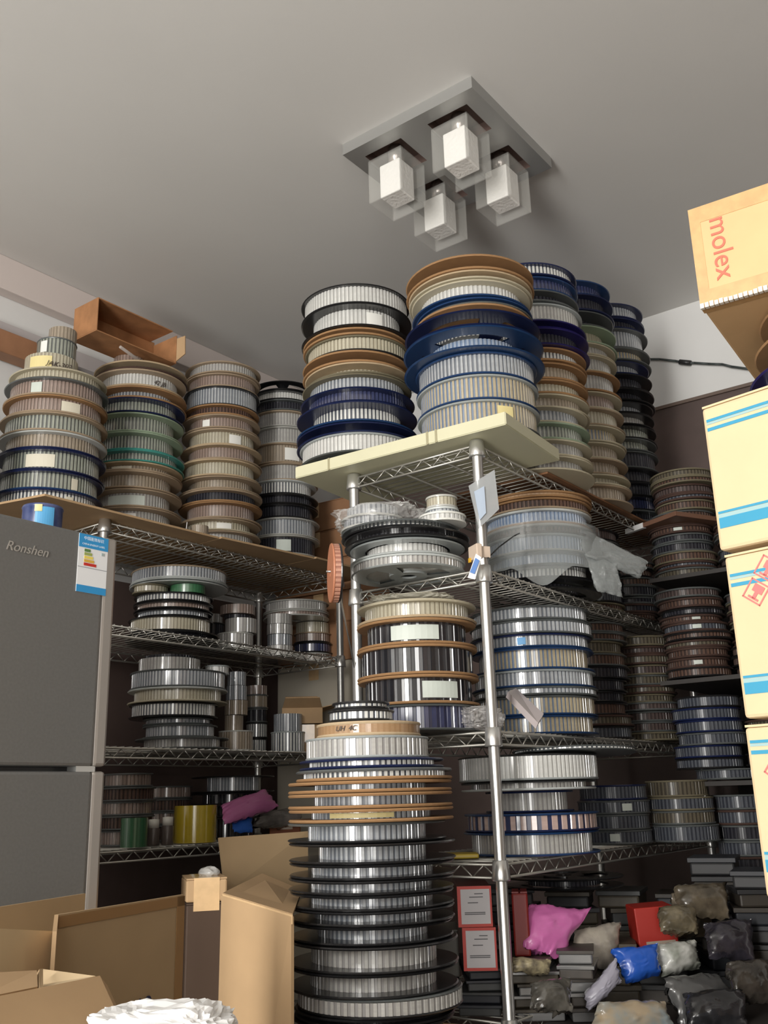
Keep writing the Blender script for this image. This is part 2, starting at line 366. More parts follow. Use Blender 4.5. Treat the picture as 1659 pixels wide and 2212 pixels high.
# ---------------------------------------------------------------- wire racks
def rack(label, x0, x1, y0, y1, zs, top, pitch=.026, sleeves=True):
    t = thing('wire_rack', label, 'rack', (x0, y0, 0)); W, D = x1-x0, y1-y0
    def post_bm():
        bm = bmesh.new(); prof = [(.001, .012), (.020, .012), (.020, .0), (.0127, .02)]
        prof = [(.0001, 0), (.018, 0), (.018, .012), (.0125, .016)]
        prof += [(.0125, top-.012), (.0138, top-.010), (.0138, top-.001), (.0001, top)]
        lathe(bm, prof, 16); return bm
    pme = mesh('post', post_bm(), STEEL)
    bm = bmesh.new(); lathe(bm, [(.0125, 0), (.0190, 0), (.0200, .003), (.0165, .040), (.0125, .041)], 16); cme = mesh('collar', bm, STEEL)
    for X in (0, W):
        for Y in (0, D):
            SOLID.append((x0+X, y0+Y, 0, top, .0205))
            p = link('post', pme, t); p.location = (X, Y, 0)
            for z in zs:
                c = link('collar', cme, p); c.location = (0, 0, z-.034)
    for z in zs:
        bm = bmesh.new(); r = .003; a = .012
        for zz in (0, -.026):
            for p, q in (((a, 0), (W-a, 0)), ((a, D), (W-a, D)), ((0, a), (0, D-a)), ((W, a), (W, D-a))):
                tube(bm, (*p, zz-.003), (*q, zz-.003), r)
        for (p, q) in (((a, 0), (W-a, 0)), ((a, D), (W-a, D)), ((0, a), (0, D-a)), ((W, a), (W, D-a))):
            Ln = math.hypot(q[0]-p[0], q[1]-p[1]); n = max(4, int(Ln/.028)); 
            P_ = [Vector((p[0]+(q[0]-p[0])*i/n, p[1]+(q[1]-p[1])*i/n, -.004 if i % 2 else -.028)) for i in range(n+1)]
            for u_, v_ in zip(P_, P_[1:]): tube(bm, u_, v_, .0018, 4)
        rim = link('shelf_rim', mesh('shelf_rim', bm, STEELD), t); rim.location = (0, 0, z)
        bm = bmesh.new(); n = int((W-.03)/pitch)
        for i in range(1, n): tube(bm, (W*i/n, 0, .001), (W*i/n, D, .001), .0017, 4)
        for k in (.33, .67): tube(bm, (0, D*k, -.005), (W, D*k, -.005), .003, 5)
        dk = link('deck_wires', mesh('deck_wires', bm, STEELD), t); dk.location = (0, 0, z)
    return t
DK = .0045
MZ = (1.800, 1.497, 1.135, .862, .56, .12)
rack('tall chromed wire rack in the middle carrying the cream board', 1.866, 3.12, 1.126, 1.501, MZ, 1.8035)
LZ = (1.783, 1.490, 1.155, .884, .35)
rack('wire rack along the left wall behind the grey fridge', 1.655, 2.70, 2.25, 2.66, LZ, 1.7865)
t = thing('shelf_unit', 'dark shelf unit of boards in the right corner behind the pale cartons', 'shelves', (2.72, .50, 0))
DW = mat('near_black_wood', (.02, .016, .014), .6)
for nm, lo_, hi_ in (('back_panel', (.56, 0, 0), (.575, .575, 1.612)), ('side_panel', (0, -.015, 0), (.575, 0, 1.612))):
    bm = bmesh.new(); box(bm, lo_, hi_); link(nm, mesh(nm, bm, DW), t)
for z in (.12, .74, 1.02, 1.30, 1.60):
    bm = bmesh.new(); box(bm, (0, 0, z-.012), (.56, .575, z)); link('shelf_board', mesh('shelf_board', bm, DW), t)
# cream board on the middle rack
t = thing('board', 'thick cream laminate board lying on top of the middle wire rack', 'board', (1.8, 1.0, 1.81))
b0, b1, b2 = Vector((1.825, 1.020)), Vector((1.793, 1.640)), Vector((2.136, 1.046)); b3 = b1+(b2-b0)
CB = mat('cream_laminate', (.62, .60, .42), .45, noise=.06, nscale=5)
bm = bmesh.new(); lo4 = [bm.verts.new((p.x-1.8, p.y-1.0, .0)) for p in (b0, b2, b3, b1)]; hi4 = [bm.verts.new((p.x-1.8, p.y-1.0, .032)) for p in (b0, b2, b3, b1)]
bm.faces.new(lo4[::-1]); bm.faces.new(hi4)
for i in range(4): bm.faces.new((lo4[i], lo4[(i+1) % 4], hi4[(i+1) % 4], hi4[i]))
bmesh.ops.bevel(bm, geom=bm.edges[:], offset=.002, segments=2, affect='EDGES')
link('panel', mesh('panel', bm, CB), t)
for k in (.30, .34, .82):
    p = b0.lerp(b1, k); n = Vector((-.032, -.62)).normalized()
    bm = bmesh.new(); box(bm, (-.0012, -.003, 0), (.0005, .003, .032)); o = link('edge_seam', mesh('edge_seam', bm, mat('dull_seam', (.35, .32, .2), .6)), t)
    o.location = (p.x-1.8, p.y-1.0, 0); o.rotation_euler[2] = math.atan2(b1.y-b0.y, b1.x-b0.x)-PI/2
BT = 1.8425
# ---- stacks on the board
stack('left stack on the cream board', 770, 2.50, 608, [
 (966, .125, 'dgrey', 'dark', .8, {'win': True}), (954, .160, ('dgrey', 'grey'), 'white', .95, {'win': (True, False)}), (907, .168, 'navy', 'navyt', .6),
 (886, .166, ('blue', 'navy'), 'wribs', .72), (848, .158, 'navy', 'navyt', .85, {'win': True}), (820, .152, ('navy', 'olive'), 'silver', .86),
 (790, .148, ('olive', 'tan'), 'cream', .72), (767, .150, 'brown', 'brownish', .5), (744, .148, ('black', 'olive'), 'cream', .94, {'tilt': (.3, -.3)}),
 (712, .150, 'brown', 'card', .7), (695, .156, 'black', 'white', .78, {'win': True, 'labels': [(24, 22, 'w')]}), (648, .156, 'black', 'white', .93, {'tilt': (.3, -.3)})], base=BT)
stack('right stack on the cream board', 1022, 2.31, 545, [
 (905, .155, ('dgrey', 'grey'), 'gold', .93, {'labels': [(27, 16, 'y')]}), (852, .155, ('blue', 'grey'), 'gold', .93), (799, .155, 'blue', 'silver', .94),
 (742, .180, 'blue', 'bluish', .62, {'win': True}), (697, .175, 'navy', 'wribs', .6, {'win': True}), (672, .153, ('brown', 'brown'), 'white', .75, {'labels': [(-22, 26, 'w')]}),
 (650, .152, ('dgrey', 'blue'), 'wribs', .8), (635, .155, ('blue', 'cream'), 'white', .84), (597, .162, ('cream', 'tan'), 'card', .55),
 (576, .168, ('brown', 'brown'), 'card', .45)], base=BT)
# ---- columns standing on the middle rack behind the board
RT = 1.800+DK
def col_list(ys, R_, spec): return [(y, R_*s[3] if len(s) > 3 else R_, s[0], s[1], s[2], s[4] if len(s) > 4 else {}) for y, s in zip(ys, spec)]
cb = thing('cardboard_sheet', 'brown cardboard sheet under the column of reels behind the cream board', 'cardboard', (2.40, 1.30, RT))
bm = bmesh.new(); box(bm, (-.21, -.19, 0), (.72, .20, .005)); link('sheet', mesh('sheet', bm, CARDD), cb)
RT += .0055
stack('first column behind the cream board', 1145, 2.58, 566,
 col_list([1048, 1015, 976, 936, 897, 863, 829, 789, 753, 714, 696, 655, 628, 595], .150,
 [('cream', 'pearl', .80), ('cream', 'pearl', .82), ('green', 'greenr', .84), ('cream', 'silver', .82), ('cream', 'beige', .84), ('brown', 'cream', .84), ('brown', 'beige', .84),
  ('brown', 'wribs', .84), ('purple', 'dark', .8, 1.08), ('purple', 'navyt', .7, 1.06), ('grey', 'pearl', .92), ('dgrey', 'dark', .8), ('blue', 'navyt', .9), ('navy', 'wribs', .9)]), base=RT)
stack('second column behind the cream board', 1237, 2.89, 600,
 col_list([1084, 1050, 1027, 992, 956, 920, 882, 845, 801, 765, 738, 700, 668, 632], .145,
 [('beige', 'beige', .85), ('cream', 'cream', .8), ('beige', 'beige', .8), ('cream', 'beige', .82), ('cream', 'gold', .8), ('beige', 'cream', .84), ('cream', 'pink', .82),
  ('brown', 'pearl', .84), ('cream', 'pearl', .86), ('cream', 'pearl', .84), ('green', 'cream', .7), ('dgrey', 'dark', .6), ('navy', 'dark', .8), ('blue', 'navyt', .8)]), base=RT)
stack('third column behind the cream board', 1318, 3.16, 652,
 col_list([1114, 1090, 1060, 1031, 1000, 964, 938, 910, 884, 857, 833, 801, 772, 745, 705, 682], .141,
 [('dgrey', 'dark', .8), ('black', 'navyt', .8), ('black', 'dark', .85), ('black', 'dark', .8), ('dgrey', 'dark', .9), ('dgrey', 'greenr', .8), ('black', 'greenr', .8), ('black', 'pearl', .76),
  ('black', 'silver', .72), ('black', 'dark', .74, 1.06), ('black', 'dark', .75), ('navy', 'silver', .75), ('dgrey', 'gold', .8, 1.03), ('dgrey', 'silver', .86, 1.05), ('navy', 'dark', .82), ('navy', 'silver', .84)]), base=RT)
# ---------------------------------------------------------------- middle rack, shelf under the board
Z2 = 1.497+DK; Z3 = 1.135+DK; Z4 = .862+DK
zS2 = stack('stack at the front end, second shelf of middle rack', 880, 2.255, 1118, [
 (1232, .136, ('grey', 'lgrey'), 'pearl', .96, {'win': (True, False)}), (1203, .137, ('lgrey', 'grey'), 'white', .70, {'win': True}),
 (1160, .150, 'black', 'black', .82), (1138, .142, ('black', 'dgrey'), 'wribs', .84, {'dx': -14})], base=Z2, jit=.001, cap=1.66)
zt = atD(880, 1118, 2.25).z
def roll(px, y0, y1, wpx, d, tp, label, fl=None, frac=1.0, z=None, z1=None, name='tape_roll', cat='tape roll', group=None, **k):
    """a small reel or roll: px centre, y range of its near side, width in pixels, distance"""
    R_ = wpx*d/2190/2*.98; P = atD(px, (y0+y1)/2, d)
    a = atD(px, y1, d-R_).z if z is None else z; b = atD(px, y0, d-R_).z if z1 is None else z1
    reel((P.x, P.y, a+.0005), max(.012, b-a-.001), R_, fl, tp, frac, label, name=name if not fl else 'component_reel', cat=cat if not fl else 'reel', group=group, **k)
    return b
def pile(px, d, items, z, desc, group=None):
    """bottom to top: (height_m, width_px, flange, tape, frac, dx)"""
    n = len(items); hs = 1
    if d < 0: d = dY(px, -d); hs = 1.09
    for i, e in enumerate(items):
        h, wp, fl, tp, fr = e[:5]; dx = e[5] if len(e) > 5 else 0; o = e[6] if len(e) > 6 else {}
        h *= hs; R_ = wp*d/2190/2; P = atD(px+dx, 1400, d)
        reel((P.x, P.y, z+.0004), h-.0008, R_, fl, tp, fr, short(words(fl, tp), (ORD[n-1-i]+' in ' if n > 1 else 'in ')+desc), group=group,
             name='component_reel' if fl else 'tape_roll', cat='reel' if fl else 'tape roll', **o)
        z += h
    return z
zt = 1.497+DK + .125
ztop2 = zS2[-1]
pile(812, 2.24, [(.030, 150, 'clear', 'silver', .9), (.026, 120, None, 'silver', 1)], ztop2+.001, 'pair at the left below the cream board')
pile(930, 2.36, [(.030, 128, 'dgrey', 'wribs', .9), (.024, 110, 'black', 'wribs', .9)], ztop2+.001, 'dark pair at the back below the cream board')
pile(968, 2.20, [(.022, 112, 'white', 'white', .94), (.016, 80, 'lgrey', 'silver', .9), (.030, 76, 'clear', 'cream', .92)], ztop2+.001, 'small white pile beside the front post')
# shelf three: wide black tapes between cardboard flanges
stack('front stack with cardboard flanges, third shelf of middle rack', 902, 2.29, 1290, [
 (1546, .138, 'dgrey', 'navyt', .90, {'N': 44}), (1494, .142, 'brown', 'black', .87, {'N': 44, 'labels': [(24, 40, 'g')]}), (1437, .142, 'brown', 'black', .91, {'N': 44}),
 (1378, .141, 'brown', 'black', .82, {'N': 40, 'labels': [(-2, 55, 'g')]}), (1327, .142, ('tan', 'cream'), 'cream', .86)], base=Z3, jit=.001, cap=1.43)
# long side of the middle rack, second column
stack('stack right of the front post, second shelf', 1158, 2.62, 1024, [
 (1262, .160, 'black', 'dark', .6, {'win': True}), (1236, .155, 'black', 'wribs', .80, {'win': True}), (1205, .150, 'dgrey', 'bluish', .85), (1170, .152, ('clear', 'grey'), 'bluish', .90),
 (1128, .150, ('dbrown', 'clear'), 'brownish', .9), (1104, .150, ('brown', 'lgrey'), 'bluish', .9), (1067, .152, ('beige', 'brown'), 'brownish', .94), (1040, .155, 'brown', 'card', .95)], base=Z2, jit=.003, cap=1.766)
stack('stack of blue reels right of the front post, third shelf', 1150, 2.60, 1306, [
 (1551, .160, 'blue', 'gold', .90), (1515, .160, ('blue', 'dgrey'), 'gold', .94), (1477, .162, 'dgrey', 'silver', .96), (1460, .162, ('blue', 'grey'), 'silver', .94),
 (1428, .160, 'blue', 'gold', .88), (1386, .160, ('blue', 'navy'), 'silver', .93, {'labels': [(-8, 8, 'b')]}), (1359, .162, ('dgrey', 'dgrey'), 'silver', .97), (1333, .160, 'dgrey', 'silver', .93)], base=Z3, jit=.003, cap=1.463)
stack('stack right of the front post, fourth shelf', 1143, 2.46, 1582, [
 (1848, .160, 'blue', 'pearl', .88), (1788, .160, ('navy', 'blue'), 'pinkr', .95, {'N': 40}), (1740, .105, 'navy', 'pearl', .85), (1684, .162, ('lgrey', 'black'), 'pearl', .85),
 (1659, .168, ('grey', 'black'), 'white', .985), (1594, .150, 'dgrey', 'wribs', .96, {'dx': 105, 'tilt': (-1, 2)})], base=Z4, jit=.003, cap=1.10)
# front tower: from a stool carton up to y 1510
F = [(2262, .150, 'black', 'dark', .85), (2212, .165, 'black', 'silver', .96), (2160, .160, 'black', 'pearl', .78), (2104, .160, 'black', 'pearl', .74), (2044, .158, 'black', 'silver', .70),
 (2004, .160, 'black', 'silver', .72), (1970, .160, 'black', 'silver', .72), (1935, .160, 'black', 'silver', .76), (1903, .160, 'black', 'silver', .72), (1868, .163, 'black', 'silver', .66)]
F = [(y, r_, f_, t_, fr) for y, r_, f_, t_, fr in F]
F = [(2290, .150, 'black', 'dark', .85), (2225, .150, 'black', 'dark', .85), (2205, .155, ('black', 'dgrey'), 'pearl', .99, {'N': 72, 'dx': 15}), (2162, .160, ('black', 'black'), 'pearl', .74, {'N': 64}),
 (2107, .160, 'black', 'pearl', .74, {'N': 60}), (2046, .155, 'black', 'silver', .68), (2004, .157, 'black', 'silver', .72), (1970, .157, 'black', 'silver', .74),
 (1935, .159, 'black', 'silver', .73), (1903, .160, 'black', 'silver', .73), (1868, .162, 'black', 'silver', .64), (1822, .155, ('black', 'dgrey'), 'silver', .74, {'dx': -8}),
 (1777, .162, 'brown', 'silver', .72, {'labels': [(-10, 62, 'y')]}), (1746, .162, 'brown', 'silver', .68), (1711, .162, 'brown', 'silver', .68),
 (1684, .155, ('brown', 'dgrey'), 'wribs', .90, {'dx': 10}), (1658, .144, 'navy', 'wribs', .86, {'dx': 8}), (1636, .124, 'grey', 'pearl', .98, {'N': 60, 'dx': -2}), (1588, .105, 'tan', 'card', .98, {'dx': -2, 'scrawl': ('UH  4C', -25)})]
zsF = stack('tower standing in front of the racks', 804, 2.00, 1555, F, jit=.003)
z = zsF[-1]
pile(777, 1.98, [(.024, 148, 'black', 'wribs', .94), (.016, 128, 'black', 'wribs', .9)], z+.0006, 'dark pair on top of the front tower')
# bare carton that carries the tower
def carton(name, label, loc, size, rz, m, tapem=TAPE, cat='carton', rx=0, seam=True, group=None):
    t = thing(name, label, cat, loc, (rx, 0, rz), group); sx, sy, sz = size
    bm = bmesh.new(); box(bm, (-sx/2, -sy/2, 0), (sx/2, sy/2, sz-.003), bev=.004); link('box_body', mesh('box_body', bm, m), t)
    for s in (-1, 1):
        bm = bmesh.new(); box(bm, (-sx/2+.001, min(s*.002, s*(sy/2-.001)), sz-.003), (sx/2-.001, max(s*.002, s*(sy/2-.001)), sz)); link('top_flap', mesh('top_flap', bm, m), t)
    if seam:
        bm = bmesh.new(); box(bm, (-sx/2-.0006, -.025, sz), (sx/2+.0006, .025, sz+.0006))
        box(bm, (-sx/2-.0006, -.025, sz-.06), (-sx/2, .025, sz)); link('packing_tape', mesh('packing_tape', bm, tapem), t)
    return t
Pf = atD(804, 1900, 2.0); carton('carton', 'brown carton under the tower of reels in front of the racks', (Pf.x, Pf.y, 0), (.34, .34, zsF[0]-.001), .2, CARD)
# ---------------------------------------------------------------- left rack: tall stacks on cardboard
LT = 1.783+DK
def sheet(pts, label):
    z = LT; t = thing('cardboard_sheet', label, 'cardboard', (pts[0][0], pts[0][1], z))
    slab('sheet', [(p[0]-pts[0][0], p[1]-pts[0][1], .0035+(p[2] if len(p) > 2 else 0)) for p in pts], .006, CARDM, t); return t
sheet([(1.30, 2.30), (1.41, 2.18), (2.02, 2.17), (2.02, 2.66), (1.30, 2.66)][1:], 'folded brown cardboard sheet under the leftmost tall reel stacks')
sheet([(2.025, 2.16), (2.42, 2.13), (2.42, 2.64), (2.025, 2.64)], 'brown cardboard sheet under the third tall stack on the left rack')
sheet([(2.425, 2.12), (2.78, 2.12), (2.78, 2.64), (2.425, 2.64)], 'brown cardboard sheet at the right end of the left rack')
LB = LT+.0072
zL1 = stack('leftmost tall stack in view above the fridge', 117, dY(117, 2.41), 790, [
 (1062, 0.154, 'navy', 'wribs', 0.88, {'labels': [(24, 9, 'c')]}), (1022, 0.156, ('blue', 'navy'), 'greenr', 0.88, {'labels': [(30, 8, 'c')]}), (985, 0.156, 'navy', 'greenr', 0.87, {'labels': [(-14, 34, 'c')]}), (944, 0.156, ('navy', 'lgrey'), 'beige', 0.85),
 (910, 0.156, 'beige', 'greenr', 0.88), (876, 0.151, ('beige', 'brown'), 'pink', 0.87, {'labels': [(18, 24, 'c')]}), (843, 0.151, ('beige', 'dgrey'), 'pink', 0.88, {'labels': [(-26, 14, 'g')]}), (812, 0.143, ('olive', 'cream'), 'cream', 0.88)], base=LB)
z1 = zL1[-1]+.001; dL = dY(117, 2.41); za = max(z1+.03, atD(113, 757, dL-.078).z); zb = atD(124, 722, dL-.060).z; zc_ = atD(137, 700, dL-.042).z
P1 = atD(113, 770, dY(118, 2.42))
reel((P1.x, P1.y, z1), za-z1, .078, None, 'cream', 1, 'cream tape roll with orange mark on the leftmost tall stack', name='tape_roll', cat='tape roll', labels=[(-25, 50, 'y')], scrawl=('JAK-302', 15))
P1 = atD(124, 740, dY(118, 2.42))
reel((P1.x, P1.y, za+.001), zb-za-.002, .060, ('black', 'dgrey'), 'greenr', .97, 'small green ribbed reel near the top of the leftmost stack', labels=[(-40, 22, 'w')])
P1 = atD(137, 710, dY(118, 2.42))
reel((P1.x, P1.y, zb), zc_-zb, .042, None, 'beige', 1, 'small peach tape roll topping the leftmost tall stack', name='tape_roll', cat='tape roll')
stack('tall stack at the left frame edge', -150, dY(-150, 2.42), 840, [(1075, .15, 'dgrey', 'dark', .9), (1020, .15, 'navy', 'greenr', .9), (965, .15, 'green', 'greenr', .9), (920, .15, 'green', 'cream', .9), (880, .15, 'dgrey', 'greenr', .9)], base=LB)
z2 = stack('second tall stack on the left rack', 297, dY(297, 2.49), 775, [
 (1088, 0.152, 'beige', 'beige', 0.80, {'scrawl': ('TAPR1 JB', 8)}), (1062, 0.155, 'beige', 'pearl', 0.76, {'labels': [(-8, 22, 'w')]}), (1030, 0.155, 'beige', 'pearl', 0.74, {'labels': [(-14, 60, 'g')]}), (998, 0.157, 'beige', 'beige', 0.76),
 (968, 0.157, ('beige', 'tan'), 'beige', 0.79, {'labels': [(-20, 30, 'c')]}), (952, 0.157, ('teal', 'teal'), 'greenr', 0.84), (932, 0.157, ('teal', 'green'), 'greenr', 0.79), (900, 0.157, ('green', 'green'), 'greenr', 0.78), (866, 0.160, ('navy', 'navy'), 'greenr', 0.80),
 (840, 0.160, ('brown', 'brown'), 'silver', 0.74), (820, 0.157, ('tan', 'beige'), 'white', 0.80, {'scrawl': ('42 JB', 30)}), (790, 0.157, ('dbrown', 'tan'), 'dark', 0.74)], base=LB)
stack('third tall stack on the left rack', 478, dY(478, 2.41), 778, [
 (1150, 0.141, 'beige', 'pearl', 0.80), (1128, 0.141, 'beige', 'pearl', 0.80), (1106, 0.144, ('cream', 'beige'), 'cream', 0.76, {'labels': [(10, 26, 'w')]}), (1082, 0.144, ('beige', 'brown'), 'pink', 0.80), (1050, 0.146, ('brown', 'beige'), 'dark', 0.82), (1025, 0.146, 'beige', 'beige', 0.76),
 (1000, 0.146, 'tan', 'cream', 0.82), (968, 0.144, ('beige', 'tan'), 'pink', 0.80), (940, 0.140, ('tan', 'beige'), 'cream', 0.81, {'labels': [(24, 22, 'w')]}), (908, 0.138, 'beige', 'pink', 0.81, {'labels': [(-28, 14, 'w')]}), (882, 0.136, ('brown', 'brown'), 'brownish', 0.85),
 (862, 0.136, ('black', 'black'), 'silver', 0.91), (826, 0.134, ('pink' if 0 else 'beige', 'beige'), 'pink', 0.88), (800, 0.136, ('beige', 'beige'), 'pearl', 0.88)], base=LB)
stack('fourth tall stack on the left rack', 612, dY(612, 2.42), 820, [
 (1200, 0.133, 'clear', 'silver', 0.84, {'labels': [(30, 16, 'w')]}), (1168, 0.135, 'clear', 'dark', 0.86, {'labels': [(0, 26, 'g')]}), (1130, 0.135, 'clear', 'silver', 0.86), (1095, 0.133, 'black', 'dark', 0.84), (1068, 0.133, 'black', 'dark', 0.83), (1048, 0.131, ('black', 'lgrey'), 'wribs', 0.83),
 (1020, 0.127, 'beige', 'pearl', 0.86), (985, 0.127, 'beige', 'beige', 0.86, {'labels': [(20, 30, 'w')]}), (945, 0.127, 'clear', 'pearl', 0.86), (912, 0.127, ('clear', 'beige'), 'pearl', 0.86), (880, 0.127, 'dgrey', 'dark', 0.86), (858, 0.129, 'black', 'white', 0.86), (838, 0.131, 'black', 'dark', 0.48, {'win': True})], base=LB)
zL2 = z2[-1]
# long open brown box wedged under the ceiling
t = thing('long_box', 'long open brown carton lying on the stacks just under the ceiling', 'carton', (1.692, 2.40, 2.452)); W, D, H = .33, .125, .118; k = .004
for lo_, hi_, nm, m_ in (((0, 0, 0), (W, D, k), 'bottom_panel', CARDD), ((0, D-k, k), (W, D, H), 'back_panel', CARD), ((0, 0, k), (k, D-k, H), 'end_panel', CARDD), ((W-k, 0, k), (W, D-k, H*.9), 'end_panel', CARDD), ((k, 0, H-k), (W-.02, D-k, H), 'top_panel', CARDD)):
    bm = bmesh.new(); box(bm, lo_, hi_, bev=.001); link(nm, mesh(nm, bm, mat('reddish_cardboard', (.42, .20, .085), .75, noise=.25, nscale=20)), t)
slab('torn_flap', [(W, 0, .095), (W+.01, -.03, .10), (W+.008, -.035, .03), (W, 0, .01)], .004, CARDM, t)
t.rotation_euler = (0, 0, 0)
z_ = z2[-1]
if zL2 < 2.44: reel((1.90, 2.50, zL2+.001), 2.4515-zL2-.001, .05, None, 'pink', 1, 'short pinkish roll propping the long open box on the second stack', name='tape_roll', cat='tape roll')
# grey stick lying on stack two
P = atD(300, 790, dY(300, 2.38))
t = thing('stick', 'thin grey stick lying across the top of the second tall stack', 'stick', (P.x, P.y, z2[-1]+.006))
bm = bmesh.new(); tube(bm, (-.10, -.03, 0), (.11, .04, .0), .005, 8); link('rod', mesh('rod', bm, mat('grey_rod', (.35, .3, .27), .6)), t)
# small things on the cardboard near stack two
P = atD(402, 1100, dY(402, 2.235))
t = thing('tag', 'white printed tag standing by the second tall stack', 'tag', (P.x, P.y, LB+.001), (.1, .25, .9))
bm = bmesh.new(); box(bm, (-.013, -.001, 0), (.013, .001, .042)); link('card', mesh('card', bm, WHITE), t)
bm = bmesh.new()
for i in range(3): box(bm, (-.009, -.0016, .010+.008*i), (.009, -.001, .013+.008*i))
link('printed_lines', mesh('printed_lines', bm, mat('grey_print', (.3, .3, .32), .6)), t)
P = atD(432, 1110, dY(432, 2.235)); reel((P.x, P.y, LB), .042, .028, None, 'beige', 1, 'small beige tape roll between second and third tall stacks', name='tape_roll', cat='tape roll')
# ---------------------------------------------------------------- left rack shelves
S1 = 1.490+DK; S2 = 1.155+DK; S3 = .884+DK
zz = pile(372, -2.42, [(.018, 205, 'black', 'dark', .8), (.044, 185, 'black', 'cream', .93, -5), (.022, 170, 'black', 'silver', .9), (.022, 175, 'black', 'pink', .9), (.026, 175, 'black', 'wribs', .92)], S1, 'left pile, top shelf of the left rack')
pile(402, -2.345, [(.026, 78, None, 'greenp', 1)], zz, 'front of left pile, top shelf of left rack')
pile(330, -2.42, [(.026, 82, 'olive', 'cream', .9)], zz, 'left pile of top shelf, beside green roll')
pile(383, -2.42, [(.012, 218, 'lgrey', 'white', .4), (.038, 214, ('lgrey', 'beige'), 'silver', .97)], zz+.029, 'big pair on the left pile of top shelf')
pile(512, -2.40, [(.052, 82, 'clear', 'pearl', .97, -4), (.046, 70, None, 'pearl', 1, 8), (.012, 60, None, 'dark', 1), (.030, 78, None, 'pink', 1)], S1, 'narrow pile, top shelf of the left rack')
pile(458, -2.53, [(.05, 60, 'black', 'dark', .9), (.05, 56, 'black', 'dark', .9), (.03, 44, None, 'pearl', 1)], S1, 'dark pile behind narrow pile, top shelf')
pile(675, -2.44, [(.030, 86, 'clear', 'pink', .9), (.036, 90, 'black', 'navyt', .9), (.036, 84, ('black', 'beige'), 'pink', .9), (.036, 74, None, 'cream', 1)], S1, 'right pile, top shelf of the left rack')
pile(604, -2.40, [(.034, 60, None, 'pearl', 1), (.036, 56, None, 'silver', 1), (.034, 58, None, 'pearl', 1), (.034, 56, None, 'pearl', 1)], S1, 'clear roll pile, top shelf of left rack')
pile(640, -2.44, [(.020, 150, 'clear', 'pink', .92), (.036, 150, 'clear', 'pearl', .92)], S1+.151, 'wide pair at the right, top shelf of left rack')
zz = pile(380, -2.42, [(.032, 200, 'dgrey', 'pearl', .8, 20), (.036, 160, 'dgrey', 'silver', .9, 15), (.020, 150, 'dgrey', 'silver', .9, 10), (.040, 190, 'black', 'wribs', .93), (.040, 215, ('cream', 'lgrey'), 'cream', .86, 8), (.050, 208, 'dgrey', 'silver', .96, 8)], S2, 'wide pile, middle shelf of the left rack')
pile(368, -2.42, [(.038, 132, None, 'pearl', 1), (.010, 110, None, 'dark', 1)], zz, 'small pair on the wide pile, middle shelf')
pile(470, -2.36, [(.028, 54, 'grey', 'white', .95)], zz, 'wide pile top right corner, middle shelf')
pile(512, -2.37, [(.060, 76, 'clear', 'beige', .97), (.046, 40, None, 'beige', 1, -4), (.044, 50, None, 'beige', 1), (.044, 46, None, 'silver', 1), (.042, 42, None, 'silver', 1)], S2, 'leaning narrow pile, middle shelf')
pile(556, -2.50, [(.05, 46, 'black', 'wribs', .9), (.05, 50, 'black', 'wribs', .9), (.045, 48, 'dgrey', 'dark', .9), (.045, 50, 'dgrey', 'beige', .9), (.03, 44, None, 'pink', 1)], S2, 'dark ribbed pile, middle shelf of left rack')
pile(622, -2.38, [(.066, 76, 'grey', 'wribs', .96), (.056, 62, None, 'silver', 1)], S2, 'bright silver pair, middle shelf of left rack')
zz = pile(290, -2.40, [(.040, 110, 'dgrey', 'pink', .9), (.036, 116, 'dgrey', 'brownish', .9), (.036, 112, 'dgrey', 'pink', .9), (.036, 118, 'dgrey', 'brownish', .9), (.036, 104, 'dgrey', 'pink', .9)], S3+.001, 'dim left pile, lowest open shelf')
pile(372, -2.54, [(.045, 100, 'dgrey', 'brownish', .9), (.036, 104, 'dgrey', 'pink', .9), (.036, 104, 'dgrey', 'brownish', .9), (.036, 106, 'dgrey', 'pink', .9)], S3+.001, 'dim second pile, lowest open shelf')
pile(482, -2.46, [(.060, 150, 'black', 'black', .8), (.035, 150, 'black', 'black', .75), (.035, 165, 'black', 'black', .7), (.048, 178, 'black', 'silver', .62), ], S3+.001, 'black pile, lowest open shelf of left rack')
roll(290, 1766, 1818, 56, dY(290, 2.29), 'greenp', 'dull green tape roll at the front of the lowest open shelf', z=S3+.0005)
roll(422, 1739, 1803, 92, dY(422, 2.31), 'yellow', 'glossy yellow tape roll at the front of the lowest open shelf', z=S3+.0005)
for k, (px, hh) in enumerate(((332, .045), (362, .05))):
    P = atD(px, 1790, dY(px, 2.285))
    t = thing('glue_bottle', '%s of two small white-capped bottles between green and yellow rolls' % ('left' if k == 0 else 'right'), 'bottle', (P.x, P.y, S3+.0005), group='white-capped bottles')
    bm = bmesh.new(); lathe(bm, [(.0001, 0), (.016, 0), (.017, .004), (.017, hh), (.010, hh+.008), (.0001, hh+.009)], 16); link('bottle_body', mesh('bottle_body', bm, mat('dark_bottle', (.10, .08, .07), .3)), t)
    bm = bmesh.new(); lathe(bm, [(.0001, hh+.003), (.015, hh+.003), (.015, hh+.026), (.0001, hh+.027)], 16); link('cap', mesh('cap', bm, mat('bottle_cap_white', (.7, .68, .62), .5)), t)
